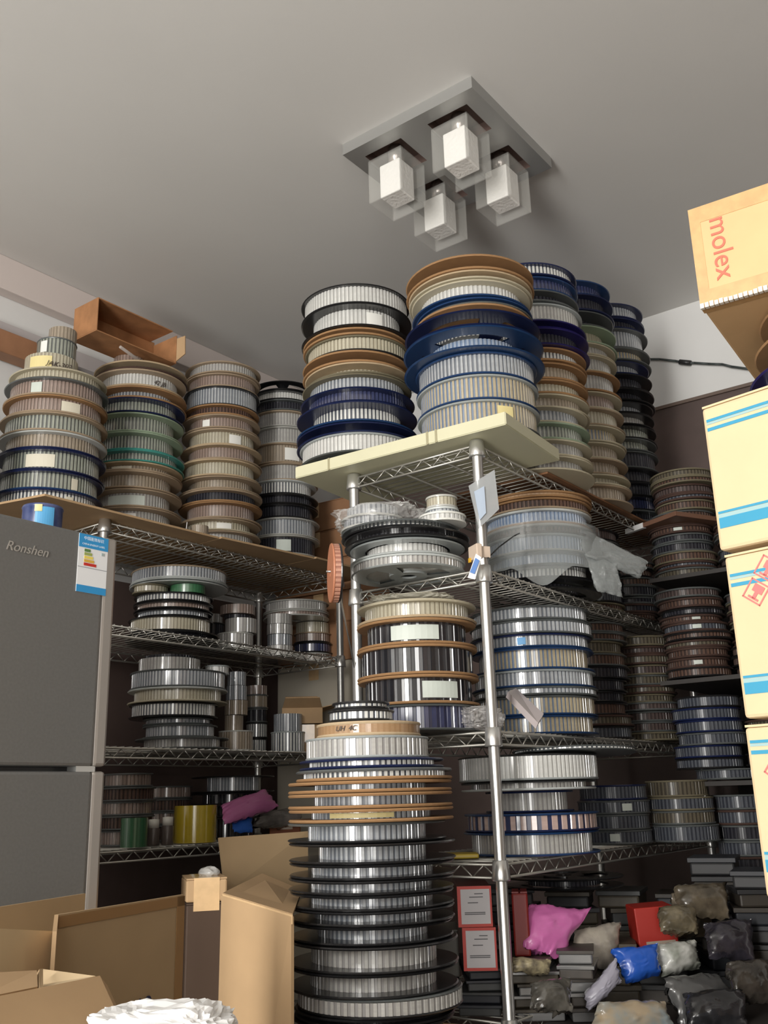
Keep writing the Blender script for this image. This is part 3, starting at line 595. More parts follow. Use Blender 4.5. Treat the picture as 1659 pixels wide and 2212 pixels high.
# orange and brown boxes on the left rack and behind it
def put_box(name, label, px, py, wpx, hpx, d, depth, m, cat='box', z=None, yaw=0, seam=True):
    w_ = wpx*d/2190; h_ = hpx*d/2190; P = atD(px, py, d+depth/2)
    zb = atD(px, py+hpx/2, d).z if z is None else z
    return carton(name, label, (P.x, P.y, zb+.0005), (depth, w_, h_), math.atan2(P.y, P.x)+math.radians(yaw), m, cat=cat, seam=seam)
put_box('small_box', 'orange-brown small box on lowest open shelf beside the black reels', 616, 1668, 66, 50, dY(616, 2.36), .10, mat('orange_box', (.34, .10, .035), .6), z=S3+.0005)
put_box('small_box', 'brown box standing under the open carton on the middle shelf', 664, 1520, 70, 60, dY(664, 2.34), .11, CARD, z=S2)
hb = S2+60*dY(672, 2.40)/2190+.002
# open carton on middle shelf
P = atD(652, 1480, dY(652, 2.42))
t = thing('open_carton', 'small open brown carton with raised flaps on the middle shelf', 'carton', (P.x, P.y, hb), (0, 0, .75)); w_ = .10; h_ = .055
for nm, pts in (('wall_panel', [(-w_, -w_*.7, 0), (w_, -w_*.7, 0), (w_, -w_*.7, h_), (-w_, -w_*.7, h_)]), ('wall_panel', [(-w_, w_*.7, 0), (w_, w_*.7, 0), (w_, w_*.7, h_), (-w_, w_*.7, h_)]),
                ('wall_panel', [(-w_, -w_*.7, 0), (-w_, w_*.7, 0), (-w_, w_*.7, h_), (-w_, -w_*.7, h_)]), ('wall_panel', [(w_, -w_*.7, 0), (w_, w_*.7, 0), (w_, w_*.7, h_), (w_, -w_*.7, h_)]),
                ('flap', [(-w_, -w_*.7, h_), (w_, -w_*.7, h_), (w_*.9, -w_*1.2, h_+.012), (-w_*.9, -w_*1.2, h_+.012)]), ('flap', [(-w_, -w_*.7, h_), (-w_, w_*.7, h_), (-w_*1.5, w_*.6, h_+.03), (-w_*1.5, -w_*.6, h_+.03)]),
                ('flap', [(w_, -w_*.7, h_), (w_, w_*.7, h_), (w_*1.1, w_*.6, h_+.06), (w_*1.1, -w_*.6, h_+.06)]), ('bottom_panel', [(-w_, -w_*.7, .002), (w_, -w_*.7, .002), (w_, w_*.7, .002), (-w_, w_*.7, .002)])):
    slab(nm, pts, .003, CARD, t)
t = thing('leaflet', 'red and white printed leaflet lying on the open carton', 'leaflet', atD(668, 1466, dY(668, 2.40)), (.1, .1, .6))
bm = bmesh.new(); box(bm, (-.06, -.04, 0), (.06, .04, .003)); link('sheet', mesh('sheet', bm, mat('leaflet_red', (.5, .07, .05), .5)), t)
bm = bmesh.new()
for i in range(4): box(bm, (-.061, -.03+.018*i, .0031), (.061, -.022+.018*i, .0036))
link('white_stripe', mesh('white_stripe', bm, mat('leaflet_white', (.6, .6, .58), .5)), t); t.location.z = hb+.068
# stack of brown boxes between the two racks, behind
zc = 1.50
for i, (h_, dx) in enumerate(((.15, 0), (.12, 8), (.13, -4), (.12, 5), (.12, 0))):
    P = atD(722+dx, 1200, 3.84); carton('carton', 'brown carton, %s in the stack seen between the racks' % ORD[4-i], (P.x, P.y, zc), (.26, .38, h_-.002), .05*(i % 3), mat('orange_brown_card', (.33, .17, .085), .75, noise=.1), group='cartons stacked between the racks')
    zc += h_
P = atD(722, 1200, 3.84); carton('carton', 'tall pale carton standing on the floor between the racks', (P.x, P.y, 0), (.26, .38, 1.498), 0, mat('pale_box', (.5, .46, .38), .7))
# ---------------------------------------------------------------- fridge
def fridge():
    X1 = 1.135; X0 = .50; Y0 = 1.50; Z1 = 1.492
    t = thing('fridge', 'grey metallic two-door fridge with an energy label at the left', 'fridge', (X0, Y0, 0)); W = X1-X0
    bm = bmesh.new(); box(bm, (0, .055, .03), (W, .55, Z1-.006), bev=.006); link('cabinet', mesh('cabinet', bm, mat('fridge_side', (.16, .16, .16), .5, metal=.3)), t)
    for nm, a, b in (('upper_door', 1.068, Z1), ('lower_door', .06, 1.060)):
        bm = bmesh.new(); box(bm, (0, 0, a), (W-.027, .05, b), bev=.006); d = link(nm, mesh(nm, bm, FRIDGE), t)
        bm = bmesh.new(); box(bm, (W-.028, -.001, a), (W, .05, b), bev=.006); link('edge_trim', mesh('edge_trim', bm, FTRIM), d)
        if nm == 'upper_door': up = d
    bm = bmesh.new(); box(bm, (W-.06, .004, 1.059), (W-.02, .03, 1.069)); link('hinge', mesh('hinge', bm, STEEL), t)
    for x in (.05, W-.05):
        bm = bmesh.new(); tube(bm, (x, .1, 0), (x, .1, .035), .018, 12); link('foot', mesh('foot', bm, BLACK), t)
    M = Matrix.Translation((.463, -.0012, 1.418)) @ Matrix.Rotation(PI/2, 4, 'X')
    text('brand_lettering', 'Ronshen', .024, mat('silver_lettering', (.36, .34, .31), .4, metal=.3), up, Matrix.Translation((.443, -.0012, 1.437)) @ Matrix.Rotation(PI/2, 4, 'X'), italic=True)
    lx0, lx1, lz0, lz1 = .545, .612, 1.378, 1.488; lx0 = 1.048-X0; lx1 = 1.113-X0
    bm = bmesh.new(); box(bm, (lx0, -.0012, lz0), (lx1, -.0002, lz1)); lb = link('energy_label', mesh('energy_label', bm, mat('energy_white', (.72, .73, .74), .4)), t)
    lb['label'] = 'white energy label with blue bands and coloured bars'
    def r(nm, x0, x1, z0, z1, c):
        bm = bmesh.new(); box(bm, (lx0+x0*(lx1-lx0), -.0018, lz0+z0*(lz1-lz0)), (lx0+x1*(lx1-lx0), -.0012, lz0+z1*(lz1-lz0)))
        return link(nm, mesh(nm, bm, mat('print_'+nm, c, .45)), lb)
    r('blue_band', 0, 1, .77, 1, (.03, .26, .55)); r('blue_footer', 0, 1, 0, .12, (.03, .26, .55))
    for nm, x1, z, c in (('dark_green_bar', .40, .70, (.10, .20, .06)), ('green_bar', .46, .64, (.30, .36, .10)), ('yellow_bar', .50, .58, (.75, .60, .12)), ('orange_bar', .54, .52, (.62, .38, .06)), ('red_bar', .62, .46, (.50, .03, .02))):
        r(nm, .20, x1, z, z+.048, c)
    r('rule', 0, 1, .425, .432, (.25, .27, .3)); r('grade_disc', .78, .88, .68, .73, (.35, .42, .42))
    R_ = Matrix.Rotation(PI/2, 4, 'X'); wt = mat('label_white_ink', (.7, .78, .85), .5)
    text('label_heading', '中国能效标识', .0075, wt, lb, Matrix.Translation(((lx0+lx1)/2, -.0019, lz0+.93*(lz1-lz0))) @ R_, depth=.0001)
    text('label_heading', 'CHINA ENERGY LABEL', .0050, wt, lb, Matrix.Translation(((lx0+lx1)/2, -.0019, lz0+.83*(lz1-lz0))) @ R_, depth=.0001)
    for x, z, n_ in ((0.47, .75, 1), (.42, .55, 0)): pass
fridge()
P = Vector((1.00, 1.66, 1.4925)); P = atz(92, 1118, 1.4925) if 0 else atD(92, 1110, 1.95)
t = thing('printed_tin', 'round blue printed tin with yellow sticker standing on the fridge', 'tin', (P.x, P.y, 1.4925))
Rn = .038
bm = bmesh.new(); lathe(bm, [(.0001, 0), (Rn, 0), (Rn+.001, .003), (Rn, .006), (Rn, .068), (Rn+.0015, .070), (Rn, .074), (.0001, .074)], 40); link('tin_body', mesh('tin_body', bm, mat('tin_navy', (.03, .05, .16), .3, c2=(.10, .12, .25), nscale=40)), t)
az = math.atan2(-P.y, -P.x)
for nm, a0, a1, z0, z1, c in (('light_blue_panel', -20, 32, .020, .066, (.10, .38, .68)), ('white_panel', -24, 34, .005, .018, (.50, .58, .72)), ('yellow_sticker', -22, -2, 0.056, .070, (.68, .62, .28))):
    patch(Rn+(.003 if 'yellow' in nm else .002), z0, z1, az+math.radians(a0), az+math.radians(a1), mat('tin_'+nm, c, .35), t, nm)
# ---------------------------------------------------------------- right-hand pale cartons
PSI = math.radians(-10)
BLUE = mat('blue_print', (.03, .26, .42), .6); BLUEL = mat('pale_blue_print', (.28, .43, .44), .6); REDP = mat('red_print', (.62, .16, .15), .7)
def right_carton(label, z0, z1, corner, ly=.52, lx=.40, stripes=True, marks=False, dz=0, yaw=0):
    """corner = far left front corner; local -X is the face towards the room, local -Y runs to the viewer"""
    h = z1-z0; t = thing('carton', label, 'carton', (corner[0], corner[1], z0), (0, 0, PSI+yaw), 'pale blue-striped cartons on the right')
    bm = bmesh.new(); box(bm, (0, -ly, 0), (lx, 0, h-.003), bev=.005); link('box_body', mesh('box_body', bm, CARDL), t)
    for a, b in ((0, lx/2-.001), (lx/2+.001, lx)):
        bm = bmesh.new(); box(bm, (a+.001, -ly+.001, h-.003), (b-.001, -.001, h)); link('top_flap', mesh('top_flap', bm, CARDL), t)
    if stripes:
        for a, b, m in ((.190, .194, BLUE), (.186, .1895, BLUEL), (.176, .181, BLUE), (.052, .0555, BLUE), (.046, .0515, BLUEL), (.031, .046, BLUE)):
            if b < h:
                bm = bmesh.new(); box(bm, (-.0008, -ly+.006, a), (.0002, -.006, b)); link('printed_stripe', mesh('printed_stripe', bm, m), t)
    if marks:
        # red outlined handling symbols, tilted squares in a row
        for i, (y, z) in enumerate(((-.040, h-.058), (-.060, h-.030), (-.087, h-.051), (-.120, h-.040))):
            bm = bmesh.new(); s = .0145
            fr = [(-s, -s, s, -s+.002), (-s, s-.002, s, s), (-s, -s, -s+.002, s), (s-.002, -s, s, s)]
            for x0, z0_, x1, z1_ in fr: box(bm, (-.0004, x0, z0_), (.0004, x1, z1_))
            box(bm, (-.0004, -s*.62, -s*.05), (.0004, s*.45, s*.7)); box(bm, (-.0004, -s*.25, -s*.7), (.0004, s*.1, -s*.05)); box(bm, (-.0004, -s*.6, -s*.75), (.0004, s*.5, -s*.55))
            o = link('handling_symbol', mesh('handling_symbol', bm, REDP), t); o.location = (-.0006, y, z); o.rotation_euler = (math.radians(38), 0, 0)
    return t
C1 = atD(1514, 880, 1.40); C2 = atD(1541, 1200, 1.40); C3 = atD(1590, 1565, 1.40)
right_carton('pale carton with blue stripes, topmost of the striped stack', 1.318, 1.534, (C1.x, C1.y), marks=False)
right_carton('pale carton with red handling symbols, second in the striped stack', 1.088, 1.310, (C1.x-.004, C1.y-.006), marks=True)
right_carton('pale carton with blue stripes, third in the striped stack', .866, 1.080, (C1.x+.002, C1.y-.002), marks=True)
t = thing('dark_cabinet', 'low black cabinet carrying the pale striped cartons', 'cabinet', (C1.x, C1.y, 0), (0, 0, PSI))
bm = bmesh.new(); box(bm, (.03, -.50, .02), (.38, -.03, .865), bev=.006); link('cabinet_body', mesh('cabinet_body', bm, mat('black_cabinet', (.012, .011, .011), .5)), t)
for z_ in (.05, .46):
    bm = bmesh.new(); box(bm, (.022, -.48, z_), (.03, -.05, z_+.38)); link('drawer_front', mesh('drawer_front', bm, mat('black_drawer', (.02, .018, .018), .5)), t)
# reels between striped cartons and top box
Pc = Vector((C1.x, C1.y, 0)) + Matrix.Rotation(PSI, 3, 'Z') @ Vector((.185, -.155, 0))
zc = 1.5345
for k, (h_, fl, tp, fr, ds) in enumerate(((.052, ('navy', 'purple'), 'navyt', .85, 'lowest'), (.050, ('blue', 'brown'), 'dark', .82, 'middle'), (.050, ('navy', 'brown'), 'brownish', .8, 'upper'))):
    reel((Pc.x+.005*k, Pc.y-.006*k, zc), h_-.001, .150-.006*k, fl, tp, fr, '%s %s reel between striped cartons and tape-edged top box' % (ds, FL[fl[0]][2]), group='reels under the top right box'); zc += h_
zM = 1.6915
Cm = atD(1514, 670, 1.40)
t = thing('carton', 'tan carton with red sideways lettering and taped edges, top right', 'carton', (Cm.x, Cm.y, zM), (0, 0, math.radians(4)))
bm = bmesh.new(); box(bm, (0, -.42, 0), (.34, 0, .166), bev=.005); link('box_body', mesh('box_body', bm, mat('tan_cardboard', (.66, .42, .21), .75, noise=.08, nscale=10)), t)
tm = mat('glossy_brown_tape', (.60, .36, .16), .2, coat=.7, noise=.15, nscale=50)
for lo_, hi_ in (((-.0008, -.42, -.0008), (.0, 0, .026)), ((-.0008, -.42, .140), (0, 0, .167)), ((-.0008, -.016, .026), (0, .0, .140)), ((-.0008, -.42, -.0010), (.02, 0, -.0002))):
    bm = bmesh.new(); box(bm, lo_, hi_); link('packing_tape', mesh('packing_tape', bm, tm), t)
bm = bmesh.new(); n = 60
for i in range(n): 
    y = -.42+.42*i/n; box(bm, (-.0030-.0015*random.random(), y+.001, -.003), (.003, y+.0065, .003+.003*random.random()))
link('crinkled_tape_edge', mesh('crinkled_tape_edge', bm, mat('crinkled_tape', (.85, .78, .68), .12, coat=1)), t)
# lettering reads downwards on the room-facing side
X = Vector((0, 0, -1)); N_ = Vector((-1, 0, 0)); Y = N_.cross(X)
Mx = Matrix((X, Y, N_)).transposed().to_4x4(); Mx.translation = Vector((-.0008, -.042, .088))
text('lettering', 'molex', .042, mat('red_lettering', (.62, .14, .09), .7), t, Mx)
# cable on the right wall
t = thing('wall_cable', 'dark cable with inline plug strung along the right wall', 'cable', (XR-.02, 1.19, 2.56))
bm = bmesh.new(); pts = [atX(x, y, XR-.016) - Vector((XR-.02, 1.19, 2.56)) for x, y in ((1340, 770), (1400, 776), (1425, 776), (1460, 780), (1480, 784), (1500, 784), (1530, 786), (1560, 787), (1580, 792), (1640, 800))]
for a, b in zip(pts, pts[1:]): tube(bm, a, b, .0045, 6)
link('cord', mesh('cord', bm, mat('dark_cord', (.05, .06, .06), .5)), t)
bm = bmesh.new(); c = atX(1480, 783, XR-.016) - Vector((XR-.02, 1.19, 2.56)); dr = (pts[5]-pts[3]).normalized()*.022
tube(bm, c-dr, c+dr, .010, 10); link('inline_plug', mesh('inline_plug', bm, BLACK), t)
# ---------------------------------------------------------------- columns of reels to the right, dimmed through their colours
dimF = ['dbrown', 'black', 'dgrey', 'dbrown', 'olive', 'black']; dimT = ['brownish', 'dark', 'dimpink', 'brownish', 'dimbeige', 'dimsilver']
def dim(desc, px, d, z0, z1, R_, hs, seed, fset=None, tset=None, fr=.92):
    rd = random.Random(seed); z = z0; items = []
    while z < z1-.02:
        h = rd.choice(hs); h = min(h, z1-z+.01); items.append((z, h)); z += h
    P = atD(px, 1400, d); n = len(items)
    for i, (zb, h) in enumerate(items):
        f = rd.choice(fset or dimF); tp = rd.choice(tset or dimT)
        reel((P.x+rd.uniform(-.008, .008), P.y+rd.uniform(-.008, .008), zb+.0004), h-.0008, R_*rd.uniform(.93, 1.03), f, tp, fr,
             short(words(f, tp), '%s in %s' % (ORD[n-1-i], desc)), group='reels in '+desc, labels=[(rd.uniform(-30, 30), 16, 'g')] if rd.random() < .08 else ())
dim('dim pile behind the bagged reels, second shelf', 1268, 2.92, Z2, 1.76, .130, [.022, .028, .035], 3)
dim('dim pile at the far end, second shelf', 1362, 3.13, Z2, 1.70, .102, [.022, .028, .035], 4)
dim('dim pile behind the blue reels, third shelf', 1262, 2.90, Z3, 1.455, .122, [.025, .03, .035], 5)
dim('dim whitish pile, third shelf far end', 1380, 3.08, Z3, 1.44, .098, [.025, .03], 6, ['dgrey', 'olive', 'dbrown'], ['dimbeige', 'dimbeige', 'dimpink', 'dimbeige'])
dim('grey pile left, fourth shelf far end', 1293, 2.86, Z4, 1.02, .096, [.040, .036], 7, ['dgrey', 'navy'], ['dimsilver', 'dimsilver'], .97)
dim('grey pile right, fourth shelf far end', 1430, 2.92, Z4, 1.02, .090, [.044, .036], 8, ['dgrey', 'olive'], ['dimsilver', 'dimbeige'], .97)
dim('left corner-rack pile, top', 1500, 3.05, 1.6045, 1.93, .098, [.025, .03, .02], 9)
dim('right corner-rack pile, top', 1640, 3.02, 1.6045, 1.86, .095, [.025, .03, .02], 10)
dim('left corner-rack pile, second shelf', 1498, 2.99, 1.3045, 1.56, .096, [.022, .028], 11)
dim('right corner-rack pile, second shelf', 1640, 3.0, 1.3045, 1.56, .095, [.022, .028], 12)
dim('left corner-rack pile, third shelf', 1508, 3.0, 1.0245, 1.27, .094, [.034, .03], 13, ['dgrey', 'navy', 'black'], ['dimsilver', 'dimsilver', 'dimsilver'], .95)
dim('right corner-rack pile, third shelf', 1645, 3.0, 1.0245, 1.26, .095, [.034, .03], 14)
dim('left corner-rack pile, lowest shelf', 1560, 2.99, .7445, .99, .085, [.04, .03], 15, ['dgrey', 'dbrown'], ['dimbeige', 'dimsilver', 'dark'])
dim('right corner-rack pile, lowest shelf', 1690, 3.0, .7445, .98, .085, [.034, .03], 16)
# cardboard pad at the far end of the rack
P = atD(1405, 1098, 2.93); zbrd = 1.768; t = thing('board', 'small brown board with a white edge corner jutting among dim reels', 'board', (P.x, P.y, 1.768), (0, 0, -.45))
bm = bmesh.new(); box(bm, (0, -.10, 0), (.26, .12, .014), bev=.001); link('panel', mesh('panel', bm, mat('reddish_board', (.16, .08, .05), .6)), t)
bm = bmesh.new(); box(bm, (-.001, .04, -.001), (.012, .1205, .015)); link('white_edge', mesh('white_edge', bm, WHITE), t)
# ---------------------------------------------------------------- plastic bags
def blob(name, label, cat, center, size, rot, m, seed, flat=.0, sub=5, amp=.22, group=None, part='bag_film', scale2=1.0):
    """crumpled bag: a closed creased surface"""
    from mathutils import noise
    t = thing(name, label, cat, center, rot, group); bm = bmesh.new(); bmesh.ops.create_icosphere(bm, subdivisions=sub, radius=1)
    off = Vector((seed*7.3, seed*3.1, seed*1.7))
    for v in bm.verts:
        p = v.co.copy(); q = Vector([math.copysign(abs(c)**.62, c) for c in p])
        n = noise.noise(p*2.2*scale2+off)*.9 + (abs(noise.noise(p*5*scale2+off))-.25)*.9 + noise.noise(p*11*scale2+off)*.22
        q *= 1+amp*n
        v.co = Vector((q.x*size[0]/2, q.y*size[1]/2, q.z*size[2]/2+size[2]/2))
        if v.co.z < .0: v.co.z = 0
    link(part, mesh(part, bm, m), t); return t
CLR = film('clear_film', (.75, .75, .74), .30); GRY = film('grey_film', (.40, .43, .43), .46, .12); PINK = mat('pink_antistatic_film', (.62, .16, .42), .28, coat=.5, bump=.3, nscale=12)
WBAG = mat('white_plastic_bag', (.74, .74, .74), .4, coat=.2)
P = atD(820, 1075, 2.25); blob('plastic_bag', 'clear crumpled wrap around the silver pair below the cream board', 'bag', (P.x, P.y, ztop2+.0005), (.19, .21, .06), (0, 0, .6), film('thin_clear_film', (.8, .8, .78), .22), 3)
P = atD(890, 1280, 2.29); blob('plastic_bag', 'clear crumpled wrap lying on the cream reel, third shelf', 'bag', (P.x, P.y, 1.4305), (.20, .20, .026), (0, 0, .6), film('cream_film', (.75, .72, .6), .4), 5)
P = atD(1015, 1560, 2.28); blob('plastic_bag', 'clear crumpled bag poking out beside the front post, third shelf', 'bag', (P.x, P.y, Z3), (.12, .16, .055), (0, 0, -.5), film('clear_film2', (.7, .68, .66), .4), 6)
# flat clear tube hanging out over the shelf edge
t = thing('plastic_tube', 'flat translucent plastic tube poking down from the third shelf', 'plastic tube', (0, 0, 0))
TB = mat('milky_tube', (.52, .46, .46), .3, coat=.4)
a, b, c, d_ = atD(1095, 1500, 2.30), atD(1112, 1492, 2.36), atD(1172, 1548, 2.22), atD(1160, 1568, 2.17)
slab('tube_body', [a, b, c, d_], .014, TB, t)
# grey bag draped over the second shelf reels
def drape():
    P = atD(1158, (1262+1024)/2, 2.62); t = thing('plastic_bag', 'large translucent grey bag draped over reels right of the front post', 'bag', (P.x, P.y, 1.50))
    from mathutils import noise
    bm = bmesh.new(); n = 96; az = math.atan2(-P.y, -P.x); zT = .190
    prof = [(.163, zT-.012), (.164, zT-.022), (.164, zT-.035), (.165, zT-.060), (.167, zT-.085), (.169, zT-.11), (.172, zT-.135)]
    rings = []
    for q, (r_, z_) in enumerate(prof):
        ring = []
        for i in range(n):
            th = 2*PI*i/n; da = math.atan2(math.sin(th-az), math.cos(th-az))
            R2 = r_*(1+.03*noise.noise(Vector((math.cos(th)*4, math.sin(th)*4, q*.5)))+.012*noise.noise(Vector((math.cos(th)*13, math.sin(th)*13, q))))
            R2 = max(R2+.004, .1685)
            zz_ = z_ + .004*noise.noise(Vector((math.cos(th)*5, math.sin(th)*5, q)))
            if q > 3: zz_ -= .050*max(0, math.cos((da-.05)*3.2))**2*(q-3)/3
            ring.append(bm.verts.new((R2*math.cos(th), R2*math.sin(th), zz_)))
        rings.append(ring)
    for a, b in zip(rings, rings[1:]):
        for i in range(n): bm.faces.new((a[i], a[(i+1) % n], b[(i+1) % n], b[i]))
    link('bag_film', mesh('bag_film', bm, GRY, smooth=True), t); return t
bag_root = drape()
# bag and tag hooked on the front post
PX, PY = 1.866, 1.126
t = thing('hanging_bag', 'flat translucent bag with a printed slip hanging on the front post', 'bag', (0, 0, 0))
q = [atD(1012, 1050, 2.14), atD(1068, 1015, 2.15), atD(1078, 1100, 2.15), atD(1034, 1142, 2.14)]
slab('bag_film', q, .004, film('hang_film', (.42, .44, .45), .62), t)
q = [atD(1024, 1062, 2.136), atD(1046, 1050, 2.138), atD(1050, 1108, 2.138), atD(1036, 1124, 2.136)]
slab('paper_slip', q, .001, mat('slip_blue_white', (.38, .45, .55), .6), t)
t = thing('cable_clip', 'beige plastic clip fixed on the front post at the second shelf', 'clip', (PX, PY, 1.515), (0, 0, -.55))
bm = bmesh.new(); box(bm, (-.028, -.026, 0), (-.0142, .018, .034), bev=.002); box(bm, (-.0141, .0142, .004), (.010, .018, .030)); box(bm, (-.0141, -.018, .004), (.010, -.0142, .030)); link('clip_body', mesh('clip_body', bm, mat('beige_plastic', (.62, .50, .40), .5)), t)
bm = bmesh.new(); box(bm, (-.032, .004, -.004), (-.0281, .012, .006)); link('yellow_tab', mesh('yellow_tab', bm, mat('yellow_tab', (.7, .4, .03), .4)), t)
t = thing('tag', 'blue and white slip hanging from the clip on the front post', 'tag', (0, 0, 0))
q = [atD(1028, 1196, 2.12), atD(1040, 1204, 2.12), atD(1026, 1252, 2.12), atD(1010, 1248, 2.12)]
slab('card', q, .001, WHITE, t)
q = [atD(1027, 1205, 2.117), atD(1036, 1211, 2.117), atD(1025, 1240, 2.117), atD(1015, 1236, 2.117)]
slab('blue_print', q, .001, mat('slip_blue', (.08, .2, .5), .5), t)
t = thing('wire', 'thin black wire tied to the front post reaching over bagged reels', 'wire', (0, 0, 0))
bm = bmesh.new(); pp = [atD(1054, 1205, 2.165), atD(1080, 1180, 2.25), atD(1110, 1158, 2.36), atD(1122, 1152, 2.42)]
for a, b in zip(pp, pp[1:]): tube(bm, a, b, .0018, 5)
link('wire_core', mesh('wire_core', bm, BLACK), t)
# orange coil hanging edge-on at the left of the rack
P = atD(724, 1238, 2.13)
t = reel((0, 0, 0), .022, .067, ('orange', 'black'), 'orange', .985, 'small orange-ribbed reel hanging edge-on left of the middle rack', rz=0)
vdir = Vector((P.x, P.y, 0)).normalized(); side = Vector((vdir.y, -vdir.x, 0)); ax = (side*.985+vdir*.12).normalized()
Zv = ax; Yv = Vector((0, 0, 1)); Xv = Yv.cross(Zv).normalized(); Mr = Matrix((Xv, Yv, Zv)).transposed().to_4x4(); Mr.translation = P-ax*.011; t.matrix_world = Mr
t = thing('hook', 'thin steel hook holding the orange-ribbed reel on the left post', 'hook', (1.866, 1.501, 0))
bm = bmesh.new(); hp = P - Vector((1.866, 1.501, 0)); tube(bm, (-.004, .004, 1.303), (hp.x, hp.y, hp.z+.004), .0022, 6); tube(bm, (hp.x, hp.y, hp.z+.004), (hp.x-side.x*.02, hp.y-side.y*.02, hp.z+.004), .0022, 6)
link('hook_wire', mesh('hook_wire', bm, STEEL), t)
# ---------------------------------------------------------------- lower right pile
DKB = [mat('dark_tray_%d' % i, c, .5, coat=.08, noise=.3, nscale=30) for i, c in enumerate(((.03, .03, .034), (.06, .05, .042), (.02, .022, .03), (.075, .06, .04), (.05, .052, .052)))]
# supports
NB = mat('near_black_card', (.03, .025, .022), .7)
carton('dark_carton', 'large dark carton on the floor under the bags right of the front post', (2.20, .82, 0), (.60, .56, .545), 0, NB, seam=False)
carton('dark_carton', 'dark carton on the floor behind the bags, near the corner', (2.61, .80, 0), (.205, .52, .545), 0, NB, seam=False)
z5 = .56+DK
def tray_stack(px, d, w, dep, n, h, z, mats, desc, yaw=0, cat='tray', grp=None):
    for i in range(n):
        P = atD(px, 2000, d+dep/2); rz = math.atan2(P.y, P.x)+math.radians(yaw+random.uniform(-13, 13))
        t = thing('component_tray', '%s, %s' % (desc, ORD[n-1-i]+' of its pile' if n > 1 else 'single'), cat, (P.x+random.uniform(-.010, .010), P.y+random.uniform(-.010, .010), z+.0004), (0, 0, rz), grp or desc)
        bm = bmesh.new(); box(bm, (-dep/2, -w/2, 0), (dep/2, w/2, h*.72), bev=h*.12); link('tray_body', mesh('tray_body', bm, mats[i % len(mats)]), t)
        bm = bmesh.new(); box(bm, (-dep/2-.004, -w/2-.004, h*.72), (dep/2+.004, w/2+.004, h-.0008), bev=.001); link('tray_rim', mesh('tray_rim', bm, mats[(i+1) % len(mats)]), t)
        z += h
    return z
GRYTR = mat('silver_tray', (.24, .24, .24), .2, metal=.3, coat=.6)
z = tray_stack(1040, 2.22, .085, .22, 4, .022, z5, [DKB[4], DKB[2]], 'dim grey component tray under the red-edged boxes')
def red_box(px, d, z, w, h, label, yaw=0, lab=True):
    P = atD(px, 2000, d+.14); t = thing('red_edged_box', label, 'box', (P.x, P.y, z+.0005), (0, 0, math.atan2(P.y, P.x)+math.radians(yaw)))
    bm = bmesh.new(); box(bm, (-.14, -w/2, 0), (.14, w/2, h), bev=.002); link('box_body', mesh('box_body', bm, mat('box_dark_maroon', (.09, .018, .018), .4)), t)
    bm = bmesh.new(); box(bm, (-.1408, -w/2, 0), (-.140, w/2, h)); link('red_end', mesh('red_end', bm, mat('box_red', (.55, .035, .02), .45)), t)
    if lab:
        bm = bmesh.new(); box(bm, (-.1416, -w/2+.004, .006), (-.1408, w/2-.007, h-.006)); l = link('paper_label', mesh('paper_label', bm, mat('box_label', (.62, .60, .62), .6)), t)
        bm = bmesh.new()
        for zz_, y0_, y1_ in ((.30, -.3, .3), (.34, -.3, .3), (.58, -.1, .2), (.72, -.25, .15), (.80, -.25, .0)): box(bm, (-.1419, w*y0_, h*zz_), (-.1416, w*y1_, h*zz_+.0018))
        link('printed_lines', mesh('printed_lines', bm, mat('label_print', (.12, .12, .13), .6)), l)
    return t
hb1 = atD(1034, 2030, 2.22).z; zr1 = z
red_box(1034, 2.20, z, .070, .083, 'red-edged box with white label, lower of the two left of the post')
zr2 = z+.084
red_box(1020, 2.20, zr2, .072, .080, 'red-edged box with white label, upper of the two left of the post', yaw=3)
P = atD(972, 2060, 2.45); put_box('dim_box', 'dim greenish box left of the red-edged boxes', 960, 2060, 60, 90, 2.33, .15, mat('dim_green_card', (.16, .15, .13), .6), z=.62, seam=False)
P = atD(960, 2060, 2.4); put_box('dim_box', 'dim dark box under the greenish box on the low shelf', 962, 2160, 62, 50, 2.33, .15, mat('dim_dark_card', (.06, .055, .05), .6), z=z5, seam=False)
